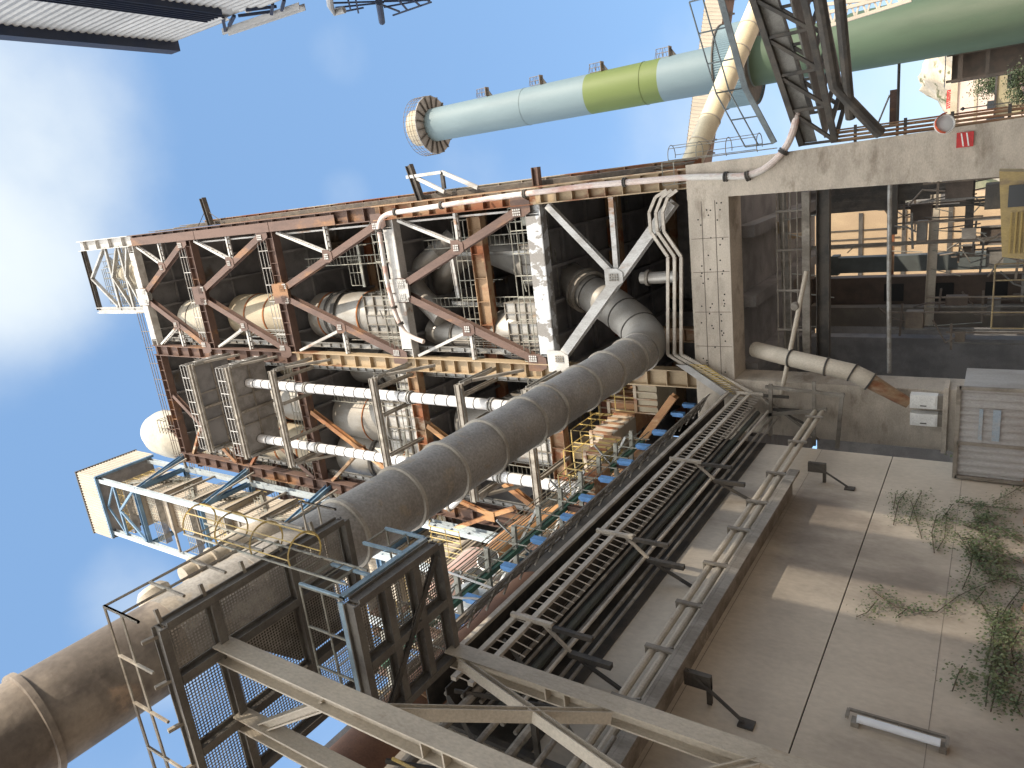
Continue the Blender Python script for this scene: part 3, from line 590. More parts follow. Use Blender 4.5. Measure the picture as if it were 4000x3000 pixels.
for (z,pl),lab in zip(frames,labs):
    x0,x1,yf=-15.5,-9.1,25.95
    t=thing('bracket_frame',lab,'frame',(x1,YF-.4,z),'bracket frames carrying the white pipes')
    b=MB(); 
    for o_ in (-.12,.12): b.ib((x0,yf+o_,z),(x1,yf+o_,z),.12,.3,.03)
    b.out('front_beam',greysteel,t)
    for xx in (x1-.05,x0+.05):
        b=MB(); b.ib((xx,yf+.25,z),(xx,YF-.35,z),.2,.3,.03); b.out('arm',galv,t)
        b=MB(); b.bar((xx-.0,yf+.9,z-.2),(xx,YF-.35,z-1.9 if not pl else z-1.2),.14,.2); b.out('knee_brace',greysteel,t)
    for xx in (-9.75,-11.35,-13.75,-15.25) if not pl else (-12.3,):
        b=MB(); b.ib((xx,yf+.25,z-.02),(xx,YF-.35,z-.02),.16,.26,.03); b.out('cross_beam',greysteel,t)
    if pl:
        b=MB(); b.box(x0+.2,x1-.2,yf+.3,YF-.5,z+.16,z+.22)
        o=b.out('floor_plate',darkfloor if pl=='dark' else mat('pale mesh panel',(.30,.29,.28),(.22,.21,.20),2,.4,.6),t); g=MB()
        for i in range(4): g.bar((x0+.2+(x1-x0-.4)*i/3,yf+.3,z+.10),(x0+.2+(x1-x0-.4)*i/3,YF-.5,z+.10),.08,.1)
        g.bar((x0+.3,yf+1.6,z+.09),(x1-.3,yf+1.6,z+.09),.08,.1); g.out('joist',greysteel,o)
        b=MB(); b.rail([(x1-.1,YF-.4,z+.2),(x1-.1,yf,z+.2),(x0+.1,yf,z+.2),(x0+.1,YF-.4,z+.2)],1.1,.95,.026,2); b.out('handrail',white,t)
# clamps
# ================================================================ SETTING
b=MB(); b.plate([(-3000,-3000,-.3),(3000,-3000,-.3),(3000,3000,-.3),(-3000,3000,-.3)],(0,0,.3)); o=b.out('ground',groundm); o['kind']='structure'
b=MB(); b.plate([(.6,31,.004),(30,31,.004),(60,170,.004),(-2,170,.004)],(0,0,.02)); o=b.out('road',roadm); o['kind']='structure'
def hill(name,cx,cy,rx,ry,h,m,seed):
    rnd=random.Random(seed); n=48; vs=[];fs=[]
    from mathutils import noise
    for i in range(n+1):
        for j in range(n+1):
            u=-1+2*i/n; w_=-1+2*j/n; d=max(0,1-(u*u+w_*w_)); z=h*d**.8*(.75+.5*noise.fractal(V((u*3+seed,w_*3,seed)),1,2,5))-1
            vs.append((cx+u*rx,cy+w_*ry,z))
    for i in range(n):
        for j in range(n): a=i*(n+1)+j; fs.append((a,a+1,a+n+2,a+n+1))
    b=MB(); b.v=[V(p) for p in vs]; b.f=fs; o=b.out(name,m,None,smooth=50); o['kind']='structure'
hill('hill',45,440,75,110,47,hillm,3)
hill('hill',-60,520,110,110,40,mat('dark scrub hill',(.09,.10,.06),(.14,.13,.08),.05,.4,.6,1,.95,fscale=.5,bump=.5),5)
# ================================================================ CONCRETE FRAME
t=thing('concrete_portal','board marked concrete portal frame with two thick pillars under the steel tower','concrete portal',(-5,YF,0))
b=MB(); b.quadbox([(-1.62,28.9,-.05),(.22,28.9,-.05),(.22,30.6,-.05),(-1.62,30.6,-.05),(-1.40,28.95,10.7),(-.02,28.95,10.7),(-.02,30.5,10.7),(-1.40,30.5,10.7)]); b.box(-1.40,.0,28.95,30.5,10.7,12.4); b.out('pillar',concrete,t)
b=MB(); b.box(-11.4,-9.05,28.98,30.6,-.05,10.7); b.out('pillar',concrete,t)
b=MB(); b.box(-18.4,-1.40,28.97,30.6,10.703,12.39); b.out('lintel_beam',concrete,t)
rb=random.Random(4); b=MB()
for i in range(46):
    x=rb.uniform(-8.8,-1.6); z=rb.choice((11.1,11.55,11.95))+rb.uniform(-.12,.12); b.lathe((x,28.975,z),(0,-1,0),[(0,.035),(.006,.035)],8)
for x in (-.9,-.75,-.6): b.lathe((x,28.955,8.6),(0,-1,0),[(0,.03),(.006,.03)],8)
b.out('tie_hole',black,t)
b=MB()
for z in (11.26,11.82): b.box(-8.9,-1.5,28.962,28.969,z-.012,z+.012)
for x in (-3.0,-4.4,-6.1,-7.6): b.box(x-.01,x+.01,28.962,28.969,10.75,12.3)
b.out('board_joint',mat('dark joint',(.12,.10,.085),rough=.9),t)
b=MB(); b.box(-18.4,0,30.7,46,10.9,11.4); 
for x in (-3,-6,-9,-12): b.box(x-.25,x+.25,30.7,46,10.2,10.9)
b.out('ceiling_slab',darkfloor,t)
# peeled patch and sign on the pillar
s=MB(); c=oy(3770,545,28.9); e=MB()
t=thing('warning_sign','small red sign with slanted white stripes on the concrete pillar','sign',(c.x,28.84,c.z))
b=MB(); b.box(c.x-.24,c.x+.24,28.82,28.86,c.z-.24,c.z+.24); b.out('panel',redp,t)
b=MB()
for k in (-.5,.5): b.plate([(c.x-.21,28.818,c.z+.15*k-.055),(c.x+.21,28.818,c.z+.15*k+.015),(c.x+.21,28.818,c.z+.15*k+.055),(c.x-.21,28.818,c.z+.15*k-.015)],(0,-.008,0))
b.out('stripe',whitep,t)
# convex mirror
c=oy(3690,485,28.4); t=thing('convex_mirror','round traffic mirror with red hood beside the concrete pillar','mirror',c)
b=MB(); d=V((.25,-1,-.35)); b.lathe(c,d,[(0,.02),(.0,.27),(.05,.25),(.10,.16),(.115,.02)],24); b.out('mirror_face',mat('mirror white',(.62,.64,.66),rough=.25,bump=0,fine=.02),t)
b=MB(); b.hoop(c+V((0,-.06,.0)),d,.29,.035,24); b.out('rim',whitep,t)
b=MB(); _,s_,u_=frame_of(d)
for i in range(12):
    a0=math.pi*i/12; a1=math.pi*(i+1)/12; q=[c+(s_*math.cos(a)+u_*math.sin(a))*.31+d.normalized()*k for a,k in ((a0,0),(a1,0),(a1,.24),(a0,.24))]; b.plate(q,(s_*math.cos(a0)+u_*math.sin(a0))*.012)
b.out('hood',mat('orange red hood',(.55,.10,.04),(.45,.08,.04),3),t)
b=MB(); b.tube([c+V((0,.06,0)),(c.x-.1,28.92,c.z-.05)],.03,6); b.out('bracket',dark,t)
# side pipes and railing on the pillar right side
t=thing('pipe_bundle','brown vertical pipe bundle clamped along the pillar outer edge','pipes',(.35,29.6,0))
b=MB()
for i,(r,x) in enumerate(((.06,.2),(.045,.34),(.05,.48),(.03,.58))): b.tube([(x,29.5+.1*i,.2),(x,29.5+.1*i,7.0)],r,8)
b.out('pipe',rusty,t)
for z in (1.6,3.2,4.6,6.2): b=MB(); b.bar((0,29.6,z),(.68,29.6,z),.05,.1); b.out('clamp',dark,t)
t=thing('valve_stand','dark pipe rack rails and vertical box standing right of pillar','rack',(.7,30,4.4))
a=oy(3500,250,31); e=oy(3495,525,31); b=MB(); b.tube([(a.x,31,5.0),(.1,31,5.0)],.05,8); b.out('pole',dark,t)
b=MB(); b.box(.5,1.75,31.05,31.25,5.03,5.28); b.out('panel_beam',brown,t); b=MB(); b.tube([(1.6,31.2,5.3),(.45,31.2,5.75)],.035,6); b.out('stay',galv,t)
# caged ladder on the pillar
t=thing('caged_ladder','slim caged ladder fixed to the top of the right concrete pillar','ladder',(.3,29.8,9))
b=MB(); b.ladder((.22,29.6,9.0),(.22,29.6,13.4),(0,1,0),.45,.3,.02); b.out('ladder',railmat,t)
b=MB(); b.cage((.24,29.6,9.6),(.24,29.6,13.2),(1,-.25,0),.42,1.1,.018,4); b.out('cage',railmat,t)
b=MB(); b.rail([(-.7,29.0,12.42),(.2,29.0,12.42),(.2,30.2,12.42)],1.0,.6,.022,1); b.out('handrail',railmat,t)
# ================================================================ HALL UNDER THE FRAME
t=thing('mezzanine_beam','pale steel beam and pipe railing crossing the dark hall under the concrete frame','beam',(-5,31,8.3))
b=MB(); b.bar((-1.6,31,8.2),(-9.0,31,8.2),.25,.3); b.out('pale_beam',greysteel,t)
b=MB(); b.ib((-1.5,31.3,7.6),(-9.0,31.3,7.6),.4,.5,.04); b.out('dark_beam',dark,t)
b=MB(); 
for k in range(4): b.tube([(-1.5,31,8.55+.27*k),(-9.0,31,8.55+.27*k)],.03,6)
for x in (-2.3,-3.9,-5.6,-7.3): b.tube([(x,31,8.3),(x,31,9.4)],.05,6)
b.out('railing',greysteel,t)
t=thing('cross_pipe','long pale pipe spanning the hall opening from pillar to pillar','pipe',(-5,31.5,5.1)); b=MB(); b.tube([(-1.4,31.0,5.2),(-5.2,31,5.15),(-9.05,31,5.05)],.085,10); b.out('pipe',galv,t)
t=thing('prop_pole','thin pale pole leaning diagonally across the hall railing','pole',oy(3060,1500,29)); b=MB(); b.tube([oy(3052,1540,28.6),oy(3150,1060,30)],.09,10); b.out('pole',beige,t)
b=MB(); p_=oy(3110,1195,29.7); b.lathe(p_,(0,-1,0),[(0,.16),(.1,.2),(.25,.12)],12); b.out('pulley',greysteel,t)
t=thing('capped_post','faint tan capped stub in the dark upper hall','post',oy(3080,920,34)); b=MB(); b.lathe(oy(3062,925,34),(1,0,.03),[(0,.1),(.3,.3),(.7,.3)],12); b.tube([oy(3065,925,34),oy(3160,915,34)],.12,8); b.out('post',tanp,t)
# inner columns and background sheds
def inner(x,y,wd,m,lab,z1=10.2,win=()):
    t=thing('hall_column',lab,'column',(x,y,0),'columns inside the hall'); b=MB(); b.box(x-wd/2,x+wd/2,y,y+.8,0,z1); b.box(x-wd/2-.12,x+wd/2+.12,y-.06,y+.86,z1-.7,z1-.3); b.out('shaft',m,t)
    for z in win: b=MB(); b.box(x-wd*.28,x+wd*.28,y-.03,y-.004,z,z+.9); b.out('opening',black,t)
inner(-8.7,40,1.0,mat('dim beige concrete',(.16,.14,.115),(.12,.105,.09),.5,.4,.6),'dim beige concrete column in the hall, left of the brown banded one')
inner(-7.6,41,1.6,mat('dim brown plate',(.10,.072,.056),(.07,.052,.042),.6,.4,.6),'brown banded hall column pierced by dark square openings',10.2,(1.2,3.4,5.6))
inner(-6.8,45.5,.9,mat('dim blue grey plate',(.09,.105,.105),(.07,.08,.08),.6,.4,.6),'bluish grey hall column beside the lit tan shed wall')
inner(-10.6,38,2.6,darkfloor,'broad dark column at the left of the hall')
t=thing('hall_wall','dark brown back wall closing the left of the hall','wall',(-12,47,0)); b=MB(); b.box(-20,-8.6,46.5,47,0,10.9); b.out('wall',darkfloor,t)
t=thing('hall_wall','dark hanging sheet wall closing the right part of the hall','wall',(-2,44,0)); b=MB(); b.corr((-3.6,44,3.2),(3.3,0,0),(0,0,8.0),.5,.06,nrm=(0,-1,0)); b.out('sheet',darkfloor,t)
t=thing('hall_screen','dark ragged curtain and pipes hanging beside the right pillar','screen',(-2.4,36,3)); b=MB()
rn=random.Random(11)
for i in range(9): x=-1.5-.16*i; z0=rn.uniform(2.3,4.5)+.25*i*(i>5); b.box(x-.16,x,36+.02*(i%2),36.04+.02*(i%2),z0,8.2)
for i in range(9): x=-1.6-.3*i; b.tube([(x,35,rn.uniform(1.6,3)),(x-rn.uniform(-.5,.5),35.2,rn.uniform(3,4.6))],.03,5)
b.box(-4.0,-1.4,35.4,35.7,5.4,5.7); b.box(-4.4,-1.4,35.5,35.8,2.6,2.9); b.out('curtain',dark,t)
t=thing('tan_shed','tan panelled shed wall glimpsed through the hall opening','building',(-7,62,0))
b=MB(); b.box(-16,-4.6,62,70,0,19); b.out('wall',tanp,t); b=MB(); 
for z in (4.6,7.6,10.6): b.box(-13,-5.2,61.9,61.99,z,z+.3)
for x in (-6.5,-7.2,-7.8): b.box(x-.04,x+.04,61.92,61.99,8,14)
b.out('batten',dark,t)
# dusty clutter of the hall
rh=random.Random(21)
for (x0,y0,z0,x1,y1,z1,w_,m,lab) in ((-1.6,33,9.6,-9,33,9.4,.35,greysteel,'dusty steel beam high across the hall ceiling'),(-1.6,39,4.2,-8.9,39,4.3,.4,beige,'dusty tan beam low across the far hall'),(-1.6,42.5,6.4,-8.9,42.5,6.4,.3,rusty,'rusty beam midway across the far hall'),(-4.6,37,0,-4.6,37,10,.25,greysteel,'slim grey post standing in mid hall'),(-3.2,38,0,-3.1,38,6.2,.2,dark,'thin dark post by the ragged curtain')):
    t=thing('hall_beam',lab,'beam',(x0,y0,z0),'beams and posts inside the hall'); b=MB(); b.ib((x0,y0,z0),(x1,y1,z1),w_*.6,w_,.03,up=(0,1,0) if x0==x1 or z1-z0>3 else None); b.out('beam',m,t)
    b=MB()
    for k in range(5):
        p=V((x0,y0,z0)).lerp(V((x1,y1,z1)),rh.random()); b.tube([p+V((0,-.2,0)),p+V((rh.uniform(-.4,.4),-.2,-rh.uniform(.6,2.4) if z0>3 else .3))],.025,5)
    b.out('hanging_pipe',railmat,t)
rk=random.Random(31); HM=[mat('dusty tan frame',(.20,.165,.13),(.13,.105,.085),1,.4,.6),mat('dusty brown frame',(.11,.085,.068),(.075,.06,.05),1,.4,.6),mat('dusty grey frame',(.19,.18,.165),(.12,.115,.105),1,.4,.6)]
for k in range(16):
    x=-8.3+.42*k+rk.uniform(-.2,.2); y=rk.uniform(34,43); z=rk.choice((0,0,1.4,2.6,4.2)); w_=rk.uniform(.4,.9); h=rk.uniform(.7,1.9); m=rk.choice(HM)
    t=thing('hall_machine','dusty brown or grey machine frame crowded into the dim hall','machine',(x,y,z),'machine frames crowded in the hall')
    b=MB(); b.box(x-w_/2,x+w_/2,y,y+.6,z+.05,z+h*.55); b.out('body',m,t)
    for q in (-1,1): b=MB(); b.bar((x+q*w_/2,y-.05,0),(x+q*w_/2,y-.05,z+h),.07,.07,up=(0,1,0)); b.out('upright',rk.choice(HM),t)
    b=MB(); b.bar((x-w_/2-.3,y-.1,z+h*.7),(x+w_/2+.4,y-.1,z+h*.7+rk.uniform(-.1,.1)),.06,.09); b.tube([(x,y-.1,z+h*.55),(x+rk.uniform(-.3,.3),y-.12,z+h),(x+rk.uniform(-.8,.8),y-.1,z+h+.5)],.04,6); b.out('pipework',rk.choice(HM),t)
# yellow loader at the opening
t=thing('yellow_loader','yellow wheel loader with ribbed side parked in the hall opening','loader',(-2.6,25.5,0))
b=MB(); b.quadbox([(-3.75,24.6,.55),(-1.35,24.6,.55),(-1.35,26.4,.55),(-3.75,26.4,.55),(-3.6,24.7,1.55),(-1.2,24.7,1.75),(-1.2,26.3,1.75),(-3.6,26.3,1.55)]); o=b.out('body',mat('dull ochre machine paint',(.36,.27,.11),(.29,.22,.10),1.2,.4,.6,2,.6,c3=(.20,.15,.09),s3=.8),t)
b=MB()
for i in range(7): b.box(-3.5,-2.35,24.585,24.62,.66+.12*i,.70+.12*i)
b.out('grille',mat('dull yellow slat',(.34,.25,.09)),o)
b=MB(); b.box(-2.25,-1.55,24.9,25.9,1.6,2.05); b.out('cab',dark,t); b=MB(); b.box(-2.2,-1.6,24.575,24.60,1.05,1.5); b.out('window',glassdark,t)
for x in (-3.3,-1.8):
    for y in (24.5,26.5): 
        b=MB(); b.lathe((x,y-.15,.5),(0,1,0),[(0,.3),(.02,.5),(.28,.5),(.3,.3)],20); w_=b.out('wheel',black,t); b=MB(); b.lathe((x,y-.17,.5),(0,1,0),[(0,.24),(.34,.24)],12); b.out('rim',yellow,w_)
b=MB(); b.tube([(-3.0,24.7,1.7),(-3.1,24.5,2.0),(-2.85,24.45,2.35)],.04,6); b.box(-3.0,-2.7,24.4,24.46,2.2,2.55); b.out('mirror_arm',greysteel,t)
t=thing('barrier_rail','thin yellow barrier posts left of the yellow loader','barrier',(-4.5,26,0)); b=MB(); b.rail([(-4.0,26,0),(-6.0,26,0)],1.7,.5,.025,1); b.out('rail',mat('dusty ochre rail',(.24,.19,.10),(.18,.14,.09)),t)
# cream hose pipe and cabinets
t=thing('cream_chute_pipe','dusty cream segmented pipe bending down to the two white cabinets','pipe',oy(3000,1380,29))
Pq=[oy(2950,1365,30.2),oy(3090,1400,29),oy(3230,1432,28.6),oy(3330,1455,28.5),oy(3400,1490,28.45),oy(3470,1530,28.45),oy(3550,1575,28.5)]
b=MB(); b.tube(Pq[:5],.34,18); b.out('pipe',beige,t); b=MB(); b.tube([Pq[4],Pq[5],Pq[6]],.30,16,r2=.2); b.out('rusty_end',rusty,t)
for i,f in ((1,0),(2,0),(3,0),(4,0)): 
    b=MB(); d=Pq[i+1]-Pq[i]; b.lathe(Pq[i],d,[(-.03,.33),(-.03,.38),(.03,.38),(.03,.33)],18,False); b.out('joint_band',dark,t)
for y0,y1,lab in ((1542,1600,'white cabinet with square door on the low wall, right one of the pair'),(1614,1668,'white cabinet with square door on the low wall, left one of the pair')):
    a=oy(3555,y0,28.3); e=oy(3660,y1,28.3); t=thing('cabinet',lab,'cabinet',(a.x,28.3,e.z),'white cabinets'); b=MB(); b.box(e.x,a.x,28.3,28.7,e.z,a.z); b.out('body',whitep,t)
    b=MB(); b.box(e.x+.06,a.x-.06,28.28,28.298,e.z+.06,a.z-.06); o=b.out('door',whitep,t); b=MB(); b.box(e.x+.1,e.x+.13,28.25,28.279,(a.z+e.z)/2-.1,(a.z+e.z)/2+.1); b.out('handle',dark,o)
    b=MB(); b.box(e.x,a.x,28.35,28.6,e.z-.35,e.z-.002); b.out('plinth',greysteel,t)
t=thing('low_wall','low grey concrete wall carrying the white cabinets','wall',(-9.8,28.5,0)); b=MB(); b.box(-11.0,-8.7,28.0,28.9,0,2.82); b.out('wall',concrete,t); b=MB(); b.box(-11.1,-8.62,27.9,28.94,2.823,2.98); b.out('coping',concrete,t)
t=thing('service_gantry','dim pipe gantry bridging between the left pillar and the low wall','gantry',(-9.4,28.2,6.2))
b=MB()
a=oy(3000,1500,28.3); e=oy(3290,1540,28.3)
for q in ((2990,1510,3300,1545),(2990,1620,3230,1600),(3180,1490,3180,1740),(3010,1500,3010,1700),(3290,1535,3270,1750)): b.bar(oy(q[0],q[1],28.3),oy(q[2],q[3],28.3),.12,.14)
b.bar(oy(2990,1560,28.4),oy(3200,1720,28.4),.08,.08); b.out('frame',greysteel,t)
# container at lower right
t=thing('skip_container','grey white ribbed steel container standing beside the end of the side wall','container',(-9,25,0))
b=MB(); b.corr((-10.45,24.6,.1),(2.9,0,0),(0,0,2.25),.24,.04,nrm=(0,-1,0)); b.box(-10.4,-7.6,24.7,27,.05,2.3); b.out('body',mat('grey white painted sheet',(.40,.40,.40),(.32,.31,.30),.6,.4,.6,2,.6,c3=(.24,.11,.05),s3=.5,lo3=.58,hi3=.64),t)
b=MB(); b.box(-9.2,-8.2,24.53,24.555,1.3,1.5); b.box(-9.2,-8.2,24.53,24.555,1.75,1.85); b.out('stripe',mat('faded pale blue mark',(.30,.37,.44),(.36,.38,.40)),t)
b=MB(); 
for x in (-10.5,-9.35,-7.55): b.box(x-.05,x+.05,24.5,24.62,0,2.4)
b.box(-10.55,-7.5,24.5,24.62,2.35,2.47); b.out('frame',greysteel,t)
# ================================================================ LEFT WALL
WX=-10.6
t=thing('concrete_wall','long stained concrete side wall with a dark horizontal joint','wall',(WX,14,0))
zj=4.3
b=MB(); b.box(WX-.5,WX,-3,25.9,0,zj-.015); b.out('wall_panel',wallcon,t)
b=MB(); b.box(WX-.5,WX,-3,25.9,zj+.015,11.0); b.out('wall_panel',wallcon,t)
b=MB(); b.box(WX-.5,WX-.05,-3,25.9,zj-.0149,zj+.0149); b.out('joint',black,t)
b=MB(); b.box(WX+.004,WX+.3,2.6,4.6,0,11.0); b.out('pilaster',mat('tan stained concrete',(.33,.26,.19),(.26,.20,.14),.4,.4,.6,2,.9,c3=(.20,.12,.06),s3=.5),t)
b=MB(); 
for z in (2.2,6.6): b.box(WX,WX+.004,4.6,25.9,z-.006,z+.006)
b.out('form_line',mat('faint form line',(.20,.175,.15)),t)
# brackets rail pair of pipes
t=thing('wall_pipes','twin horizontal pipes on bracketed ledge running along the concrete wall','pipes',(WX,14,6.6))
px_=-9.95; zu=1.6+.575*9.95
for dz,r in ((.0,.085),(-.27,.085)):
    b=MB(); b.tube([(px_+ (0 if dz else .02),2.0,zu+dz),(px_,28.2,zu+dz)],r,10); b.out('pipe',beige,t)
b=MB(); b.box(WX,px_+.25,2,21.8,zu-.62,zu-.54); b.box(px_+.16,px_+.25,2,21.8,zu-.84,zu-.625); b.out('ledge',greysteel,t)
for y in (4.2,6.6,8.7,10.2,11.9,13.7,15.6,17.6,19.4,21.6,24.5,27.2):
    b=MB(); b.bar((px_+.13,y,zu-.5),(px_+.13,y,zu+.14),.05,.12); b.bar((px_-.12,y,zu+.12),(px_+.14,y,zu+.12),.08,.05); b.bar((px_-.12,y+.12,zu+.12),(px_+.14,y+.12,zu-.45),.04,.05); b.out('clamp',greysteel,t)
for y in (11.6,23.0):
    b=MB(); b.box(px_-.28,px_+.05,y-.06,y+.06,zu-1.4,zu-.845); b.bar((px_-.1,y,zu-1.35),(WX+.03,y,zu-1.35),.08,.1); b.bar((px_+.05,y,zu-.9),(WX+.08,y-.25,zu-2.1),.05,.06); b.box(WX+.004,WX+.05,y-.35,y-.1,zu-2.3,zu-2.0); b.out('wall_bracket',dark,t)
# rack
RX=-9.65
trayrail=mat('dusty tray steel',(.50,.455,.39),(.38,.34,.29),2,.4,.6,1,.6)
t=thing('cable_rack','three rail cable rack along the wall that turns at the tower and climbs the facade','cable rack',(RX,14,10.6))
rails=[(0,-9.5,9.93),(1,-9.52,10.37),(2,-9.55,10.9)]
for k,x,z in rails:
    pth=[(x,8.9,z),(x,28.75,z)]+[oy(2635+26*(k-1)*-1,1385,28.75),oy(2635-26*(k-1),1003,28.75),oy(2568-26*(k-1),905,28.75),oy(2562-26*(k-1),830,28.75),oy(2585-24*(k-1),770,28.75),oy(2625-20*(k-1),742,28.75)]
    b=MB()
    for i in range(len(pth)-1): b.bar(pth[i],pth[i+1],.09,.13)
    b.out('rail',trayrail,t)
b=MB(); y=9.0
while y<28.5: b.tube([(-9.52,y,10.35),(-9.55,y,9.95)],.018,4); b.tube([(-9.5,y+.12,9.9),(-9.6,y+.12,9.45)],.018,4); y+=.27
b.out('hanger',trayrail,t)
b=MB(); b.box(WX+.005,WX+.03,8.7,25.9,8.6,11.0); b.box(-10.5,-9.62,8.7,28.4,10.99,11.02); b.box(-10.5,-9.62,8.7,28.4,10.42,10.45); b.box(-10.0,-9.58,8.7,28.4,9.97,10.0); b.out('shade_backing',dark,t)  # dark sheets painted in for the shade under and behind the rack
b=MB()
for x,z,r in ((-9.85,9.72,.05),(-9.95,9.6,.04),(-10.2,9.25,.06),(-10.3,8.95,.05),(-10.35,8.75,.045),(-10.2,10.2,.07),(-9.9,10.2,.05),(-10.0,10.65,.06)): b.tube([(x,8.9,z),(x,28.0,z)],r,8)
b.out('tray_pipe',greysteel,t)
b=MB(); b.tube([(-10.0,8.9,9.05),(-10.0,27.9,9.05)],.045,8); b.out('thin_pipe',trayrail,t)
b=MB(); b.tube([(-10.1,8.9,9.45),(-10.1,27.9,9.45)],.10,8); b.out('lower_pipe',mat('dark green pipe',(.075,.085,.07),(.07,.068,.06),1,.4,.6),t)
rn=random.Random(5); cabm=mat('dusty cable',(.27,.245,.215),(.17,.15,.13),3,.4,.6); b=MB()
for k in range(20):
    x=-9.72-.03*k; z=11.75+.02*k+rn.uniform(-.05,.05); pts=[(x+rn.uniform(-.05,.05),8.8+.7*i,z+rn.uniform(-.07,.07)) for i in range(29)]; b.tube(pts,.018,4)
b.out('cable',cabm,t)
b=MB(); y=9
while y<28.6: b.bar((-9.66,y,11.66),(-10.4,y,12.05),.04,.05); y+=.8
b.bar((-9.65,8.8,11.68),(-9.65,28.6,11.68),.04,.06); b.out('cable_ladder',greysteel,t)
for y in (11.2,15.5,20.9,28.4):
    b=MB(); b.bar((-9.44,y,9.35),(-9.44,y,10.45),.10,.10,up=(0,1,0)); b.bar((-9.46,y,9.6),(-10.0,y,8.95),.06,.08); b.out('bracket_arm',trayrail,t)
    b=MB(); b.bar((-9.5,y,9.34),(-9.5,y,8.35),.10,.10,up=(0,1,0)); b.bar((-10.05,y,9.0),(-10.05,y,7.95),.12,.14,up=(0,1,0)); b.bar((-10.05,y,8.9),(-10.58,y,7.75),.06,.08); b.out('bracket_leg',dark,t)
# fluorescent lamp
a=ox(3330,2805,WX+.12); e=ox(3690,2950,WX+.12); t=thing('tube_lamp','long unlit tube lamp in a dark open guard on the wall','lamp',(WX,a.y,e.z))
b=MB(); b.tube([(WX+.14,a.y,a.z-.08),(WX+.14,a.y,e.z+.08)],.075,14); b.out('tube',mat('lamp tube',(.72,.76,.82),rough=.3,bump=0,fine=.02),t)
b=MB(); yy=a.y+.22
b.bar((WX+.12,yy,a.z+.1),(WX+.12,yy,e.z-.02),.05,.05)
for z in (a.z+.1,e.z-.02): b.bar((WX+.12,yy,z),(WX+.12,a.y-.02,z),.06,.06)
for i in range(3): z=a.z+(e.z-a.z)*(i+1)/4; b.bar((WX+.12,yy,z),(WX+.12,a.y+.09,z),.02,.02)
b.box(WX,WX+.1,a.y-.1,a.y+.1,a.z-.12,a.z+.02); b.box(WX,WX+.1,a.y-.1,a.y+.1,e.z-.02,e.z+.1); b.out('guard',greysteel,t)
# soil bank and vines
from mathutils import noise
n1=70; b=MB(); 
for i in range(n1+1):
    y=3+22*i/n1
    for j in range(7):
        x=WX+.05+.5*j; h=(.62+.30*noise.noise(V((y*.5,0,3)))+.25*noise.noise(V((y*1.7,j,1))))*max(0,1-(j/6.0)**1.5)+.02*0
        b.v.append(V((x,y,h-.03)))
for i in range(n1):
    for j in range(6): a=i*7+j; b.f.append((a,a+1,a+8,a+7))
o=b.out('soil_bank',soil); o['kind']='structure'
def leaves(b,c,n,sp,size,rn,flat=.35):
    for i in range(n):
        p=V(c)+V((abs(rn.gauss(0,flat*sp[0])),rn.gauss(0,sp[1]),rn.gauss(0,sp[2]))); s=size*rn.uniform(.6,1.25)
        nrm=V((1,rn.uniform(-.8,.8),rn.uniform(-.5,.9))).normalized(); _,a,u=frame_of(nrm,(rn.uniform(-1,1),rn.uniform(-.4,.4),1)); o=len(b.v)
        b.v+=[p-u*s*.6,p+a*s*.42+nrm*s*.08,p+u*s*.55-nrm*s*.1,p-a*s*.42+nrm*s*.08]; b.f.append((o,o+1,o+2,o+3))
def vine(lab,strands,dens,seed,size=.085):
    rn=random.Random(seed); st=[[ox(*p,WX+.06) for p in s] for s in strands]; t=thing('climbing_vine',lab,'vine',(WX,st[0][0].y,0),'vines climbing the concrete wall')
    sb=MB(); lb=MB()
    for s in st:
        sb.tube(s,.012,4)
        for a,c in zip(s[:-1],s[1:]):
            k=max(2,int((c-a).length*dens))
            for i in range(k): leaves(lb,a.lerp(c,rn.random())+V((0,0,-abs(rn.gauss(0,.10)))),3,(.22,.13,.17),size,rn)
    sb.out('stem',bark,t); lb.out('foliage',leaf,t)
vine('dense vine mass with long hanging tufts on the lower wall',[[(3990,2120),(3900,2060),(3780,1960)],[(3990,2200),(3900,2160),(3830,2080),(3800,2000)],[(3960,2250),(3850,2240),(3780,2120)],[(3990,2090),(3880,2090),(3760,2050)],[(3940,2190),(3800,2180),(3740,2080)],[(3990,1990),(3870,1980),(3740,1960)],[(3880,2280),(3830,2200),(3800,2120)],[(3995,2290),(3905,2250),(3870,2130)],[(3870,2110),(3760,2100)],[(3930,2010),(3830,2020),(3780,2060)]],46,1,.062)
vine('fine trailing vine net hanging along the wall foot between the denser tufts',[[(3990,2300),(3940,2360),(3900,2430)],[(3960,2350),(3920,2420),(3930,2520)],[(3990,2450),(3950,2520),(3960,2600)],[(3995,2560),(3930,2620),(3900,2700)],[(3800,2150),(3790,2230),(3760,2300)],[(3720,1970),(3680,2030),(3640,2050)],[(3850,2300),(3800,2360)],[(3990,1900),(3940,1930),(3880,1960)],[(3995,2800),(3950,2720)]],34,9,.055)
vine('arching leafy runner reaching up the wall joint',[[(3900,2260),(3800,2300),(3740,2330)],[(3740,2330),(3660,2390),(3580,2385),(3500,2370),(3440,2330),(3390,2290)],[(3540,2380),(3500,2410)],[(3430,2340),(3390,2390),(3345,2410)]],46,2,.056)
vine('vine tuft trailing low behind the tube lamp',[[(3880,2420),(3870,2520),(3850,2600)],[(3900,2380),(3880,2480),(3890,2580),(3870,2700)],[(3920,2450),(3880,2560),(3860,2660),(3850,2760)],[(3940,2600),(3900,2640),(3870,2780)],[(3760,2600),(3740,2640),(3720,2700)],[(3830,2350),(3870,2420)],[(3990,2700),(3960,2780)]],46,3,.062)
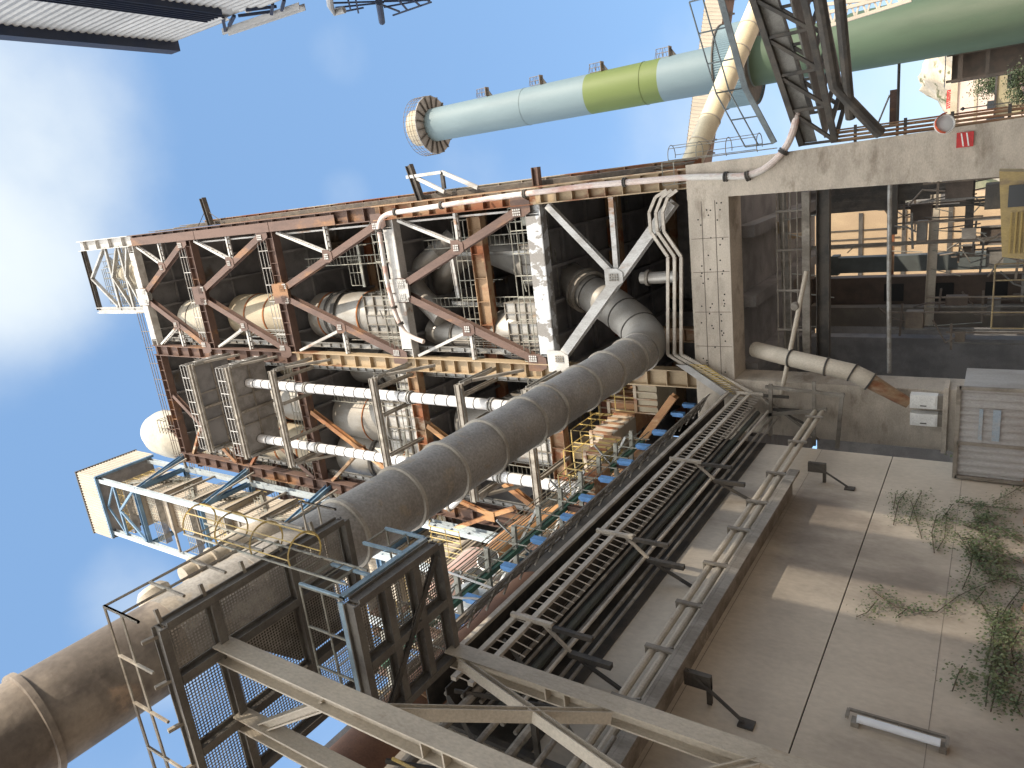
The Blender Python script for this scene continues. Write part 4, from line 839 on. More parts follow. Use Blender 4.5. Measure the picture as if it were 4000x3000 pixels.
vine('sparse thin vine sprigs high on the wall, nearest the hall',[[(3600,1920),(3570,1980),(3550,2050)],[(3540,1920),(3510,1960),(3490,2050)],[(3500,1930),(3490,1990)],[(3660,2010),(3640,2080),(3650,2160)],[(3560,1960),(3600,2100)],[(3700,2000),(3690,2100),(3660,2150)]],28,4,.055)
vine('short grassy vine tufts in front of the rusty container',[[(3860,1760),(3800,1730),(3760,1690)],[(3920,1830),(3860,1800),(3800,1790)],[(3960,1780),(3900,1740)],[(3760,1790),(3720,1775)],[(3970,1850),(3930,1820)]],46,6,.065)
# ================================================================ BUILDING AT RIGHT
bx=7.0; by=18.2; bz=29.2
t=thing('corrugated_building','huge pale corrugated building overhead with dark gutter and louvre band','building',(bx,by,0))
b=MB(); b.corr((bx,by,0),(0,-8.7,0),(0,0,24.0),.26,.05,nrm=(-1,0,0)); b.corr((bx,by,25.0),(0,-8.7,0),(0,0,bz-25.2),.26,.05,nrm=(-1,0,0)); b.out('cladding',cladr,t)
SL=((2.1,3.7),(6.3,7.6)); b=MB(); ys=[-2]+[q for s_ in SL for q in s_]+[9.49]  # unseen screen with added slits, shaped to throw sun bands on the side wall
for i in range(0,len(ys),2): b.corr((bx,ys[i+1],0),(0,ys[i]-ys[i+1],0),(0,0,bz-.2),.26,.05,nrm=(-1,0,0))
for y0,y1 in SL: b.box(bx,bx+.04,y0,y1,0,10); b.box(bx,bx+.04,y0,y1,21,bz-.2)
b.out('shade_screen',cladr,t)
b=MB()
for y0,y1 in SL:
    z=10.0
    while z<21: b.box(bx+.01,bx+.04,y0,y1,z,z+.14); z+=.22
b.out('sun_band_slats',cladr,t)  # added slats, out of view, thin the sun to soft bands
b=MB(); b.box(bx-.35,bx+.3,-2,by+.1,bz-.45,bz+.2); b.out('gutter',navy,t)
b=MB(); b.box(bx-.22,bx+.1,-2,by-1.2,24.0,25.0); 
for i in range(5): b.bar((bx-.25,-2,24.1+.2*i),(bx-.25,by-1.2,24.1+.2*i),.06,.03)
b.out('louvre',navy,t)
b=MB(); b.box(bx+.1,bx+16,9.5,by-.05,0,bz-.1); b.out('body',cladr,t)
b=MB(); b.box(bx,bx+12,by-.03,by+6.5,0,15.6); b.out('annex',cladr,t)  # added block out of view, shades the foot of the concrete frame
t=thing('shade_building','added unseen block on the right behind the viewpoint, shading the side wall','building',(7,-20,0)); b=MB(); b.box(7,10,-40,-2.3,0,22.5); b.out('body',cladr,t)  # added out of view to keep sun off the near wall and legs
# stub outriggers past its corner
def bpt(px,py,r): # point on x plane
    return ox(px,py,r)
t=thing('outrigger_frame','pale outrigger beam on two dark ties below the corrugated corner','frame',(7,18.5,22))
a=ox(880,126,6.9); e=ox(1180,25,6.9); b=MB(); b.ib(a,e,.22,.3,.03); b.out('beam',cladr,t)
b=MB()
for p0,p1 in (((880,120),(870,70)),((895,100),(915,62)),((930,62),(1060,45)),((960,40),(1080,25)),((1060,55),(1065,15)),((1100,40),(1110,0))): b.bar(ox(*p0,6.9),ox(*p1,7.0),.09,.11)
b.out('tie',navy,t)
t=thing('pipe_cage','dark railing cage with a curved vent pipe at the building edge','cage',(6.9,20.5,21))
b=MB()
for q in ((1290,12,1680,0),(1310,30,1500,10),(1500,0,1640,-10),(1360,0,1370,40),(1390,0,1400,50),(1420,30,1330,48),(1500,28,1680,-5),(1535,60,1685,8),(1550,-8,1590,38),(1600,-15,1640,22),(1645,-20,1682,10),(1470,10,1560,45)): b.bar(ox(q[0],q[1],6.9),ox(q[2],q[3],6.9),.05,.06)
b.out('bar',navy,t)
b=MB(); b.tube([ox(1285,-20,6.7),ox(1290,20,6.7),ox(1305,48,6.7),ox(1345,38,6.7)],.12,10); b.out('vent_pipe',cladr,t)
b=MB(); b.tube([ox(1480,5,6.8),ox(1487,50,6.8),ox(1492,84,6.8)],.13,10); b.out('drop_pipe',navy,t)
# ================================================================ CHIMNEY
chy=85.0; c0=oy(1742,480,chy); cx=(c0.x+oy(2334,362,chy).x)/2; 
def cz(px,py): return oy(px,py,chy).z
zt=cz(1655,500); rch=abs(oy(1742,548,chy).x-oy(1742,412,chy).x)/2
zg1=cz(2310,370); zg0=cz(2595,305); zc1=cz(2830,260); zc0=cz(2950,235); zst=cz(3300,185); rl=abs(oy(3320,282,chy).x-cx)
t=thing('chimney','tall pale blue chimney with lime green band and drum platforms','chimney',(cx,chy,0))
b=MB(); b.lathe((cx,chy,0),(0,0,1),[(zst-.01,rch*1.10),(zc0,rch*1.08)],48,False); b.out('shaft',chl,t)
b=MB(); b.lathe((cx,chy,0),(0,0,1),[(zc0,rch*1.08),(zg0,rch*1.04)],48,False); b.out('shaft',chb,t)
b=MB(); b.lathe((cx,chy,0),(0,0,1),[(zg0,rch*1.04),(zg1,rch*1.02)],48,False); b.out('green_band',chg,t)
b=MB(); b.lathe((cx,chy,0),(0,0,1),[(zg1,rch*1.02),(zt-1.5,rch*.98)],48); b.out('shaft',chb,t)
b=MB(); b.lathe((cx,chy,0),(0,0,1),[(0,rl*1.04),(zst-.6,rl*1.0),(zst,rch*1.11)],48); b.out('base_shaft',chl,t)
b=MB(); b.lathe((cx,chy,0),(0,0,1),[(zt-1.5,rch*1.1),(zt+1.2,rch*1.1),(zt+1.6,rch*.8)],40); b.out('cap',cream,t)
for k in (4,10):
    zz_=zc0+(zt-3-zc0)*k/16+1.5; rr_=rch*(1.08-.10*k/16)
    b=MB(); b.lathe((cx,chy,zz_),(0,0,1),[(-.04,rr_-.02),(-.03,rr_+.010),(.03,rr_+.010),(.04,rr_-.02)],48,False); b.out('weld_seam',chg if zg0<zz_<zg1 else chb,t)
zpf=zt-2.0; rp=rch*1.75
b=MB(); b.lathe((cx,chy,zpf),(0,0,1),[(0,rch*.98),(0,rp),(.15,rp),(.15,rch*.98)],18,False); b.out('platform',mat('grey platform plate',(.30,.29,.28),(.24,.23,.22),1,.4,.6),t)
b=MB()
for i in range(18):
    a=2*math.pi*i/18; d=V((math.cos(a),math.sin(a),0)); b.bar(V((cx,chy,zpf-.12))+d*rch,V((cx,chy,zpf-.12))+d*rp,.14,.2)
b.out('platform_bracket',dark,t)
b=MB()
for h in (.5,1.0,1.5,2.1): b.hoop((cx,chy,zpf+.15+h),(0,0,1),rp,.035,36)
for i in range(36): a=2*math.pi*i/36; p=V((cx+rp*math.cos(a),chy+rp*math.sin(a),zpf+.1)); b.tube([p,p+V((0,0,2.1))],.03,4)
b.out('railing',darkrail,t)
rd=rch*1.85
b=MB(); 
k=110
for z0,z1 in ((zc0,zc1),):
    o=len(b.v)
    for zz_ in (z0,z1):
        for i in range(k*2): a=math.pi*i/k; r=rd*(1+(.012 if i%2 else -.004)); b.v.append(V((cx+r*math.cos(a),chy+r*math.sin(a),zz_)))
    for i in range(2*k): b.f.append((o+i,o+(i+1)%(2*k),o+2*k+(i+1)%(2*k),o+2*k+i))
b.out('drum_cladding',chd,t,smooth=10)
b=MB(); b.lathe((cx,chy,zc0+.2),(0,0,1),[(0,rch*1.0),(0,rd*.985),(.1,rd*.985),(.1,rch)],48,False); b.out('drum_floor',dark,t)
b=MB(); b.hoop((cx,chy,zc0-.0),(0,0,1),rd*1.02,.09,48); b.hoop((cx,chy,zc1),(0,0,1),rd*1.02,.12,48); b.out('drum_rim',dark,t)
b=MB(); a_=-1.9; p=V((cx+rd*1.02*math.cos(a_),chy+rd*1.02*math.sin(a_),(zc0+zc1)/2)); b.box(p.x-.35,p.x+.35,p.y-.1,p.y+.1,p.z-.35,p.z+.4); b.out('drum_window',glassdark,t)
for px in (1905,2120,2360,2625):
    z=cz(px,350); x=cx+rch*1.02; b=MB(); b.plate([(x-.1,chy-.6,z-.5),(x+1.0,chy-.6,z-.2),(x-.1,chy-.6,z-1.0)],(0,.15,0)); o=b.out('rest_platform',dark,t)
    g=MB(); g.bar((x-.1,chy-.5,z-.2),(x+1.05,chy-.5,z-.2),.9,.1); g.rail([(x,chy-.5,z-.1),(x+1.0,chy-.5,z-.1)],1.6,.5,.04,1)
    for i in range(3): g.tube([(x,chy-.5,z+.2+.5*i),(x+1.0,chy-.5,z+.45+.5*i),(x,chy-.5,z+.7+.5*i)],.035,4)
    g.out('cage',darkrail,o)
# ================================================================ CONVEYORS AT RIGHT
def quad(b,pts,th): b.plate(pts,th)
t=thing('inclined_gallery','cream corrugated conveyor gallery passing behind the chimney','gallery',(15,100,40))
yg=108
P0=[oy(2763,-60,yg),oy(2840,-60,yg),oy(2878,-60,yg+5)]; P1=[oy(2672,640,yg-3),oy(2745,650,yg-3),oy(2778,650,yg+2)]
b=MB(); b.corr(P0[1],P1[1]-P0[1],P0[0]-P0[1],.5,.08,nrm=(0,-1,0)); b.out('side_cladding',elevc,t)
b=MB(); b.plate([P0[1],P1[1],P1[2],P0[2]],(0,.3,.3)); b.out('underside',brown,t)
b=MB()
for i in range(14): b.bar(P0[1].lerp(P1[1],i/13)+V((0,0,-.2)),P0[2].lerp(P1[2],i/13)+V((0,0,-.2)),.25,.25)
b.out('joist',dark,t)
b=MB(); b.corr(P0[0],P1[0]-P0[0],V((0,6,1.2)),.5,.08,nrm=(0,0,1)); b.out('roof',elevc,t)
t=thing('cream_duct','cream cylindrical duct slanting down from the tower past the chimney','duct',(0,33,15))
A=oy(2700,640,33.5); B_=oy(2935,86,38); d=B_-A; A2=A-d*.12; B2=B_+d*.35
b=MB(); b.tube([A2,B2],.50,26); b.out('shell',mat('creamy duct paint',(.66,.58,.40),(.58,.50,.34),.6,.4,.6,1,.32),t)
for i in range(9): p=A2.lerp(B2,(i+.6)/9); b=MB(); b.lathe(p,d,[(-.02,.49),(-.02,.53),(.02,.53),(.02,.49)],26,False); b.out('seam',beige,t)
# dark truss bridge
t=thing('truss_bridge','dark dusty truss conveyor bridge running from the pillar to the right','bridge',(.2,29.6,7))
bn0=V((.22,29.4,6.85)); bn1=V((7.4,24.6,7.5)); tn0=V((.22,29.4,8.0)); tn1=V((7.4,24.6,9.2)); off=V((1.15,1.7,0))
b=MB(); 
for p,q in ((bn0,bn1),(tn0,tn1),(bn0+off,bn1+off),(tn0+off,tn1+off)): b.bar(p,q,.2,.2)
b.out('chord',dark,t)
b=MB(); k=6
for o_ in (V((0,0,0)),off):
    for i in range(k): b.bar(bn0.lerp(bn1,i/k)+o_,tn0.lerp(tn1,(i+1)/k)+o_,.10,.12); b.bar(bn0.lerp(bn1,(i+.0)/k)+o_,tn0.lerp(tn1,(i+.0)/k)+o_,.10,.12)
for i in range(2*k): b.bar(bn0.lerp(bn1,i/2/k),bn0.lerp(bn1,i/2/k)+off,.1,.14)
b.out('web_member',dark,t)
b=MB(); b.plate([bn0.lerp(tn0,.3)+off*.12,bn1.lerp(tn1,.3)+off*.12,bn1.lerp(tn1,.3)+off*.9,bn0.lerp(tn0,.3)+off*.9],(0,0,.06)); b.plate([tn0+off*.05,tn1+off*.05,tn1.lerp(bn1,.45)+off*.05,tn0.lerp(bn0,.45)+off*.05],(0,.03,0)); b.out('floor_plate',mat('dusty grey plate',(.20,.195,.18),(.12,.115,.105),1.2,.4,.6),t)
b=MB(); b.tube([(.9,28.6,6.2),(6.2,25.3,6.2)],.17,10); b.tube([(.25,29.0,5.3),(2.0,27.9,6.6),(5.4,26.2,6.9)],.20,10); b.out('strut_pipe',dark,t)
b=MB(); 
for p,q in (((2990,-10),(3040,340)),): pass
w0=oy(3015,560,29.2); w1=ox(2800,-20,5.6); w2=oy(2900,345,28.6)
b.rail([w0,w2,w1],1.0,1.3,.03,1); b.bar(w2+V((0,0,-.1)),w1+V((0,0,-.1)),.08,.22); b.bar(w0+V((0,0,-.1)),w2+V((0,0,-.1)),.08,.2); b.out('handrail',mat('blue grey rail',(.16,.19,.20),(.11,.13,.14),1.5,.4,.6),t)
t=thing('light_truss','light beige lattice truss crossing in front of the green chimney base','truss',(8,60,14))
b=MB(); q=[(3200,20,3620,-30),(3210,110,3560,0),(3210,55,3560,-35)]
for a0,a1,e0,e1 in q: b.bar(oy(a0,a1,58),oy(e0,e1,58),.22,.25)
for i in range(8): p=oy(3210+44*i,110-14*i,58); p2=oy(3230+44*i,18-8*i,58); b.bar(p,p2,.12,.12); b.bar(p2,oy(3210+44*(i+1),110-14*(i+1),58),.12,.12)
b.out('lattice',beige,t)
# ================================================================ FAR YARD
t=thing('canopy_shed','dark open canopy shed at the chimney foot','building',(6.5,92,0))
b=MB(); b.corr((4.6,86,7.0),(5.4,0,0),(0,9,.6),.35,.06,nrm=(0,0,1)); b.out('roof',dark,t)
b=MB(); 
for x in (4.8,7.2,9.8): b.box(x-.12,x+.12,86.2,86.45,0,6.95)
b.box(4.7,9.9,88,88.3,0,6.6); b.box(6.4,8.8,90,92,0,5.2); b.bar((4.8,86.3,5.8),(9.8,86.3,5.8),.15,.4); b.bar((4.8,86.3,3.6),(9.8,86.3,3.6),.15,.3); b.out('frame',mat('dark brown shed steel',(.085,.065,.05),(.06,.05,.04),1,.4,.6),t)
t=thing('pale_hall','pale pinkish industrial hall with a string course before the quarry hill','building',(4,120,0))
b=MB(); b.box(-3,8.8,122,140,0,8.2); b.out('wall',mat('pale pinkish wall',(.58,.47,.40),(.52,.42,.36),.4,.4,.6),t); b=MB(); b.box(-3.1,8.9,121.7,122,7.7,8.5); b.box(-3,8.8,121.85,121.99,5.4,5.7); b.out('eave',cream,t)
b=MB(); 
for i in range(5): b.box(-1.5+2*i,-.5+2*i,121.93,121.99,2.2,4.2)
b.out('window',glassdark,t)
t=thing('olive_hut','low olive hut with a dark doorway beside the road','hut',(3.2,100,0)); b=MB(); b.box(1.2,5.6,100,104,0,2.9); b.out('wall',mat('olive wall',(.30,.26,.16),(.25,.22,.14),.6,.4,.6),t); b=MB(); b.box(3.9,5.3,99.95,99.99,.3,2.0); b.out('doorway',black,t); b=MB(); b.box(1.0,5.8,99.8,104.2,2.9,3.1); b.out('roof',dark,t)
def tree(x,y,h,r,lab,seed,n=2600,grp=None):
    rn=random.Random(seed); t=thing('tree' if h>2 else 'bush',lab,'tree' if h>2 else 'bush',(x,y,0),grp); b=MB(); b.tube([(x,y,0),(x+.1,y,h*.45),(x,y+.1,h*.8)],.16,7,r2=.05)
    cl=[]
    for i in range(9): a=rn.uniform(0,6.28); q=V((x+r*.6*math.cos(a)*rn.random(),y+r*.6*math.sin(a)*rn.random(),h*rn.uniform(.5,.9))); cl.append(q); b.tube([(x,y,h*.35),q],.06,5,r2=.02)
    b.out('trunk',bark,t); b=MB()
    for i in range(n):
        c=rn.choice(cl); p=c+V((rn.gauss(0,r*.3),rn.gauss(0,r*.3),rn.gauss(0,h*.12))); s=rn.uniform(.08,.2)*r*.35; nn=V((rn.uniform(-1,1),rn.uniform(-1,1),rn.uniform(-.3,1))).normalized(); _,a,u=frame_of(nn); o=len(b.v); b.v+=[p-a*s,p-u*s*.6,p+a*s,p+u*s*.6]; b.f.append((o,o+1,o+2,o+3))
    b.out('crown',leaf2,t)
tree(5.2,112,5.6,2.2,'round grey green tree in front of the pale hall',1)
for px,py,y,h,lab,sd_ in ((3890,390,62,1.9,'dark green bush by the hut wall','a'),(3985,300,40,1.7,'near dark green bush at the road edge','b'),(3990,360,36,1.2,'smallest green bush beside the fenced kerb','c')):
    p=oy(px,py,y); tree(p.x,y,h,.9,lab,ord(sd_),1200,'bushes by the road')
p=oy(3740,428,95); t=thing('lamp_post','slim lamp post standing in front of the pale hall','lamp post',(p.x,95,0)); b=MB(); b.tube([(p.x,95,0),(p.x,95,5.6)],.06,6); b.out('post',dark,t); b=MB(); b.lathe((p.x,95,5.6),(0,0,1),[(0,.05),(.2,.22),(.45,.05)],10); b.out('lamp_head',black,t)
t=thing('lattice_pylon','red lattice pylon crane on the quarry slope','pylon',(oy(3670,400,150).x,150,0)); b=MB(); p=oy(3660,360,150); q=oy(3680,425,150); 
for z in (9.5,10.6): b.bar((p.x,150,z),(q.x-.2,150,z),.14,.14)
for i in range(8): xx=p.x+(q.x-p.x)*i/8; xn=p.x+(q.x-p.x)*(i+1)/8; b.bar((xx,150,9.5),(xn,150,10.6),.1,.1); b.bar((xx,150,10.6),(xn,150,9.5),.1,.1)
for x in (p.x,q.x): b.bar((x,150,0),(x,150,10.6),.16,.16)
b.out('lattice',redp,t)
t=thing('road_fence','brown rail fence along the road by the pillar','fence',(1.2,36,0)); b=MB(); b.rail([(.9,33,0),(2.2,52,0),(2.9,66,0)],1.15,2.2,.05,2); b.out('rail',brown,t)
t=thing('plank_stack','stack of brown planks and railing pieces at the far road edge','stack',(3.4,58,0)); rn=random.Random(8)
for k in range(9):
    b=MB(); z=.12+.13*(k//2); b.bar((2.6+.5*(k%2)+rn.uniform(-.2,.2),56+rn.uniform(-.5,.5),z),(3.2+.5*(k%2),61,z+.03),.4,.12); b.out('plank',rn.choice((brown,beige,rusty)),t)
b=MB(); b.rail([(2.3,54,0),(2.5,62,0)],1.3,1.3,.06,2); b.out('rail',brown,t)
# ================================================================ LONG GREY DUCT OVERHEAD
DX,DZ,DR=-7.69,14.55,.87
t=thing('long_duct','huge dusty grey duct running overhead from the tower elbow to the left','duct',(DX,13,DZ))
b=MB(); b.tube([(DX,5.6,DZ),(DX,28.0,DZ)],DR,40); b.out('shell',duct_m if 'duct_m' in globals() else MATS['dusty grey duct steel'],t)
b=MB(); b.tube([(DX,-4,DZ),(DX,5.6,DZ)],DR-.005,40); b.out('shell',stack,t)
for px,py in ((93,2800),(1340,2085),(1569,1949),(1745,1845),(1905,1750),(2045,1650),(2168,1601),(2300,1520),(2400,1460),(2500,1405)):
    r_=ray(px,py); y=-DX*r_.y/(-r_.x) if True else 0
    b=MB(); b.lathe((DX,y,DZ),(0,1,0),[(-.06,DR-.02),(-.05,DR+.07),(.05,DR+.07),(.06,DR-.02)],40,False); b.out('ring',stack if y<6 else ductrim,t)
for y in (7.5,): b=MB(); b.lathe((DX,y,DZ),(0,1,0),[(-.03,DR-.02),(-.02,DR+.012),(.02,DR+.012),(.03,DR-.02)],40,False); b.out('seam',MATS['dusty grey duct steel'],t)
# nozzle on the duct near the platform: small vertical manifold
t=thing('duct_nozzle','stubby bolted branch nozzles on top of the long grey duct','nozzle',(DX+1.0,5.5,DZ))
b=MB(); b.lathe((DX+.55,5.9,DZ+.62),(.75,0,.66),[(-.1,.33),(.22,.33),(.32,.25),(.35,.05)],20); b.out('nozzle',beige,t)
b=MB(); b.tube([(DX+.78,6.5,DZ+.62),(DX+.80,7.5,DZ+.64)],.2,16); b.lathe((DX+.79,6.75,DZ+.63),(0,1,0),[(0,.2),(0,.28),(.05,.28),(.05,.2)],18,False); b.lathe((DX+.79,7.15,DZ+.63),(0,1,0),[(0,.2),(0,.28),(.05,.28),(.05,.2)],18,False); b.out('nozzle',beige,t)
b=MB(); b.tube(bend([(DX+.8,7.5,DZ+.64),(DX+.85,8.0,DZ+.68),(DX+.9,8.4,DZ+.45),(DX+.6,8.7,DZ+.3)],.3,5),.28,16); b.out('nozzle',beige,t)
t=thing('brown_duct','rust brown duct passing beneath the perforated platform at bottom left','duct',(-11.6,6,11.5))
b=MB(); b.tube([(-11.7,-2,11.9),(-11.7,14.5,11.9)],1.15,36); b.out('shell',rdduct,t)
b=MB(); b.lathe((-11.7,9.2,11.9),(0,1,0),[(-.05,1.14),(-.05,1.2),(.05,1.2),(.05,1.14)],36,False); b.out('ring',rusty,t)
# ================================================================ DUCT SUPPORT TOWER WITH PLATFORMS
t=thing('duct_support_tower','beige I beam support tower carrying perforated platforms under the long grey duct','support tower',(-8.5,7,0))
LA=V((-7.52,5.8,0)); LB=V((-8.93,8.93,0)); LC=V((-9.05,5.8,0)); LD=V((-7.0,8.93,0))
def leg(p,z,m=beige,w=.36,h=.34,rot=(1,0,0)):
    b=MB(); b.ib((p.x,p.y,-.16),(p.x,p.y,z),w,h,.035,up=rot); b.stiff((p.x,p.y,7.4),(p.x,p.y,8.2),w,h,2,.03,up=rot); return b.out('leg',m,t)
leg(LA,13.0); leg(LB,10.35); leg(LC,13.0,w=.3,h=.3)
def sb(p,q,w,h,m,name='brace',up=None):
    b=MB(); b.ib(p,q,w,h,.03,up=up); return b.out(name,m,t)
zA=lambda px,py,L_: 1.6+(ray(px,py).z/abs(ray(px,py).x))*abs(L_.x)
sb((LA.x-.1,LA.y+.2,zA(1440,2797,LA)),(LB.x+.05,LB.y-.2,zA(2384,2802,LB)),.2,.2,beige)
sb((LB.x+.05,LB.y-.2,9.9),(LA.x-.1,LA.y+.2,3.2),.18,.18,beige)
sb((LC.x+.1,LC.y,12.3),(LA.x-.15,LA.y,10.2),.16,.18,beige)
sb((LB.x+.1,LB.y-.15,4.2),(LC.x,LC.y+.1,7.6),.16,.16,beige)
# upper platform
PX0,PX1,PY0,PY1,PZ=-10.3,-6.45,4.85,9.05,13.18
platsteel=mat('dusty dark platform steel',(.15,.14,.125),(.11,.10,.09),1.5,.4,.6,1,.7)
def platform(x0,x1,y0,y1,z,bx_,by_,holes=()):
    b=MB(); b.ib((x0,y0,z-.16),(x1,y0,z-.16),.14,.28,.03); b.ib((x0,y1,z-.16),(x1,y1,z-.16),.14,.28,.03); b.ib((x0,y0+.08,z-.16),(x0,y1-.08,z-.16),.14,.28,.03); b.ib((x1,y0+.08,z-.16),(x1,y1-.08,z-.16),.14,.28,.03); b.out('edge_beam',platsteel,t)
    b=MB()
    for x in bx_: b.ib((x,y0+.08,z-.17),(x,y1-.08,z-.17),.16,.26,.03)
    for y in by_: b.ib((x0+.08,y,z-.175),(x1-.08,y,z-.175),.16,.24,.03)
    b.out('cross_beam',platsteel,t)
    b=MB(); b.plate([(x0+.02,y0+.02,z),(x1-.02,y0+.02,z),(x1-.02,y1-.02,z),(x0+.02,y1-.02,z)],(0,0,.006)); b.out('perforated_floor',perfm,t)
platform(PX0,PX1,PY0,PY1,PZ,(LA.x,LC.x),(5.82,7.55))
b=MB(); b.plate([(LA.x-.2,6.2,PZ+.012),(LA.x-.2,8.6,PZ+.012),(LC.x+.1,8.6,PZ+.012),(LC.x+.1,7.4,PZ+.012)],(0,0,.01)); b.out('blanking_plate',dark,t)
platform(-8.95,-6.45,6.75,9.0,10.5,(-7.7,),(7.5,8.25))
sb((-8.85,6.9,10.2),(-6.6,8.8,10.2),.1,.08,dark)
# upper platform rails
prail=mat('dusty rail steel',(.33,.30,.25),(.22,.19,.155),2,.4,.6,1,.6)
b=MB(); b.rail([(PX0,PY0-.22,PZ),(PX1+.2,PY0-.22,PZ),(PX1+.2,PY1-1.9,PZ)],1.15,1.0,.032,1); b.out('handrail',prail,t)
b=MB(); b.rail([(PX1+.2,PY1-.9,PZ),(PX1+.2,PY1,PZ),(-7.6,PY1,PZ)],1.15,.9,.03,1); b.out('handrail',prail,t)
b=MB()
for i in range(5): y=PY0+.1+.85*i; b=MB(); b.bar((PX1-.05,y,PZ-.05),(PX1+.24,y,PZ+.02),.06,.08); b.out('rail_shoe',prail,t)
for i in range(5): x=PX1-.2-.9*i; b=MB(); b.bar((x,PY0+.05,PZ-.05),(x,PY0-.26,PZ+.02),.06,.08); b.out('rail_shoe',prail,t)
b=MB(); b.rail([(-8.95,6.75,10.5),(-6.4,6.75,10.5),(-6.4,7.5,10.5)],1.15,.85,.026,1); b.rail([(-6.4,8.35,10.5),(-6.4,9.0,10.5),(-8.95,9.0,10.5)],1.15,.85,.026,1); b.out('handrail',railmat,t)
b=MB(); b.box(-6.42,-6.36,6.78,8.98,10.52,10.64); b.bar((-8.9,6.72,10.56),(-6.45,6.72,10.56),.03,.12)
for y in (6.76,7.5,8.35,8.98): b.bar((-6.38,y,10.6),(-6.38,y,11.65),.06,.05,up=(0,1,0))
b.out('toe_board',mat('pale blue angle paint',(.24,.34,.42),(.18,.25,.31),2,.4,.6,1,.5,c3=(.40,.44,.46),s3=1,lo3=.58,hi3=.66),t)
b=MB(); b.ladder((-6.25,7.2,10.6),(-6.25,7.2,15.6),(0,1,0),.5,.28,.024); b.out('ladder',railmat,t)
b=MB(); b.cage((-6.25,7.2,12.0),(-6.25,7.2,15.4),(1,.25,0),.38,1.12,.02,5); b.out('ladder_cage',yellow,t)
b=MB(); b.tube([(-8.9,6.3,3),(-8.9,6.3,9.5)],.03,6); b.out('conduit',yellow,t)
K=.93; t.location=EYE+(t.location-EYE)*K; t.scale=(K,K,K)
# hanging pipes and clutter below the platforms, deep in shade
t=thing('shaded_pipe_rack','dark cluttered pipe rack in the shadow under the perforated platforms','pipe rack',(-10.2,7,7))
b=MB()
for i,(x,z,r) in enumerate(((-9.75,9.9,.09),(-9.95,9.2,.07),(-10.1,8.6,.10),(-9.9,7.9,.06),(-10.2,7.2,.08),(-9.8,6.9,.05))): b.tube([(x,1.5,z),(x,9.2,z)],r,8)
b.out('pipe',greysteel,t)
b=MB(); 
for y in (2.5,4.5,6.7,8.7): b.bar((-10.5,y,6.6),(-10.5,y,10.6),.1,.14,up=(0,1,0)); b.bar((-10.55,y,8.3),(-9.6,y,8.3),.08,.12); b.bar((-10.5,y,6.7),(-9.6,y+1.8,10.2),.07,.08); b.bar((-9.6,y,10.2),(-10.5,y+1.8,6.8),.07,.08)
b.out('frame',dark,t)
# ================================================================ BUCKET ELEVATOR TOWER
EX1,EX0,EY0,EY1,EZ=-19.65,-24.5,25.0,29.4,66.2
t=thing('bucket_elevator','tall cream clad bucket elevator in a blue and white steel frame','elevator',(EX1,EY0,0))
EPZ=63.6
for x,y in ((EX1,EY0),(EX1,EY1),(EX0,EY0),(EX0,EY1)):
    b=MB(); b.ib((x,y,13),(x,y,EPZ),.34,.36,.04,up=(0,1,0)); b.out('post',elevw,t)
lev=[57.7,48.7,39.5,30.5,22.5]
for z in lev:
    b=MB(); b.ib((EX1,EY0+.2,z),(EX1,EY1-.2,z),.3,.42,.035); b.ib((EX0,EY0+.2,z),(EX0,EY1-.2,z),.3,.42,.035); b.ib((EX0+.2,EY0,z),(EX1-.2,EY0,z),.3,.42,.035); b.ib((EX0+.2,EY1,z),(EX1-.2,EY1,z),.3,.42,.035); b.out('ring_beam',blue,t)
    b=MB(); b.ib((EX1-.1,EY0+.1,z+.05),(XL+.1,YF+.8,z-.15),.3,.45,.035); b.out('tie_beam',blue,t)
    b=MB(); b.bar((EX1,EY1+.1,z),(XL,YF,z-.1),.16,.2); b.bar((EX1+.2,EY0+1,z),(XL,YF-.4,z-1.4),.10,.12); b.out('tie_strut',greysteel,t)
mids=[(61.2,53.2),(53.2,44.1),(44.1,35),(35,26.5)]
for z in (53.2,44.1,35.0,26.5):
    b=MB(); b.bar((EX1,EY0+.2,z),(EX1,EY1-.2,z),.14,.18); b.bar((EX0+.2,EY0,z),(EX1-.2,EY0,z),.14,.18); b.bar((EX0,EY0+.2,z),(EX0,EY1-.2,z),.14,.18); b.out('girt',greysteel,t)
# top bracing
b=MB(); zt_,zb_=63.2,58.0; xm=(EX0+EX1)/2
b.bar((EX0+.1,EY0,zb_),(xm,EY0,zt_-2),.14,.18); b.bar((EX1-.1,EY0,zb_),(xm,EY0,zt_-2),.14,.18); b.bar((EX0+.1,EY0,zt_-2),(EX1-.1,EY0,zt_-2),.16,.2); b.bar((EX0+.1,EY0,zt_-2),(xm,EY0,zt_),.12,.14); b.bar((EX1-.1,EY0,zt_-2),(xm,EY0,zt_),.12,.14); b.out('brace',blue,t)
for z0,z1 in ((48.9,57.3),(39.7,48.3)):
    b=MB(); b.bar((EX0,EY0+.1,z0),(EX0,EY1-.1,z1),.12,.14); b.out('brace',blue,t)
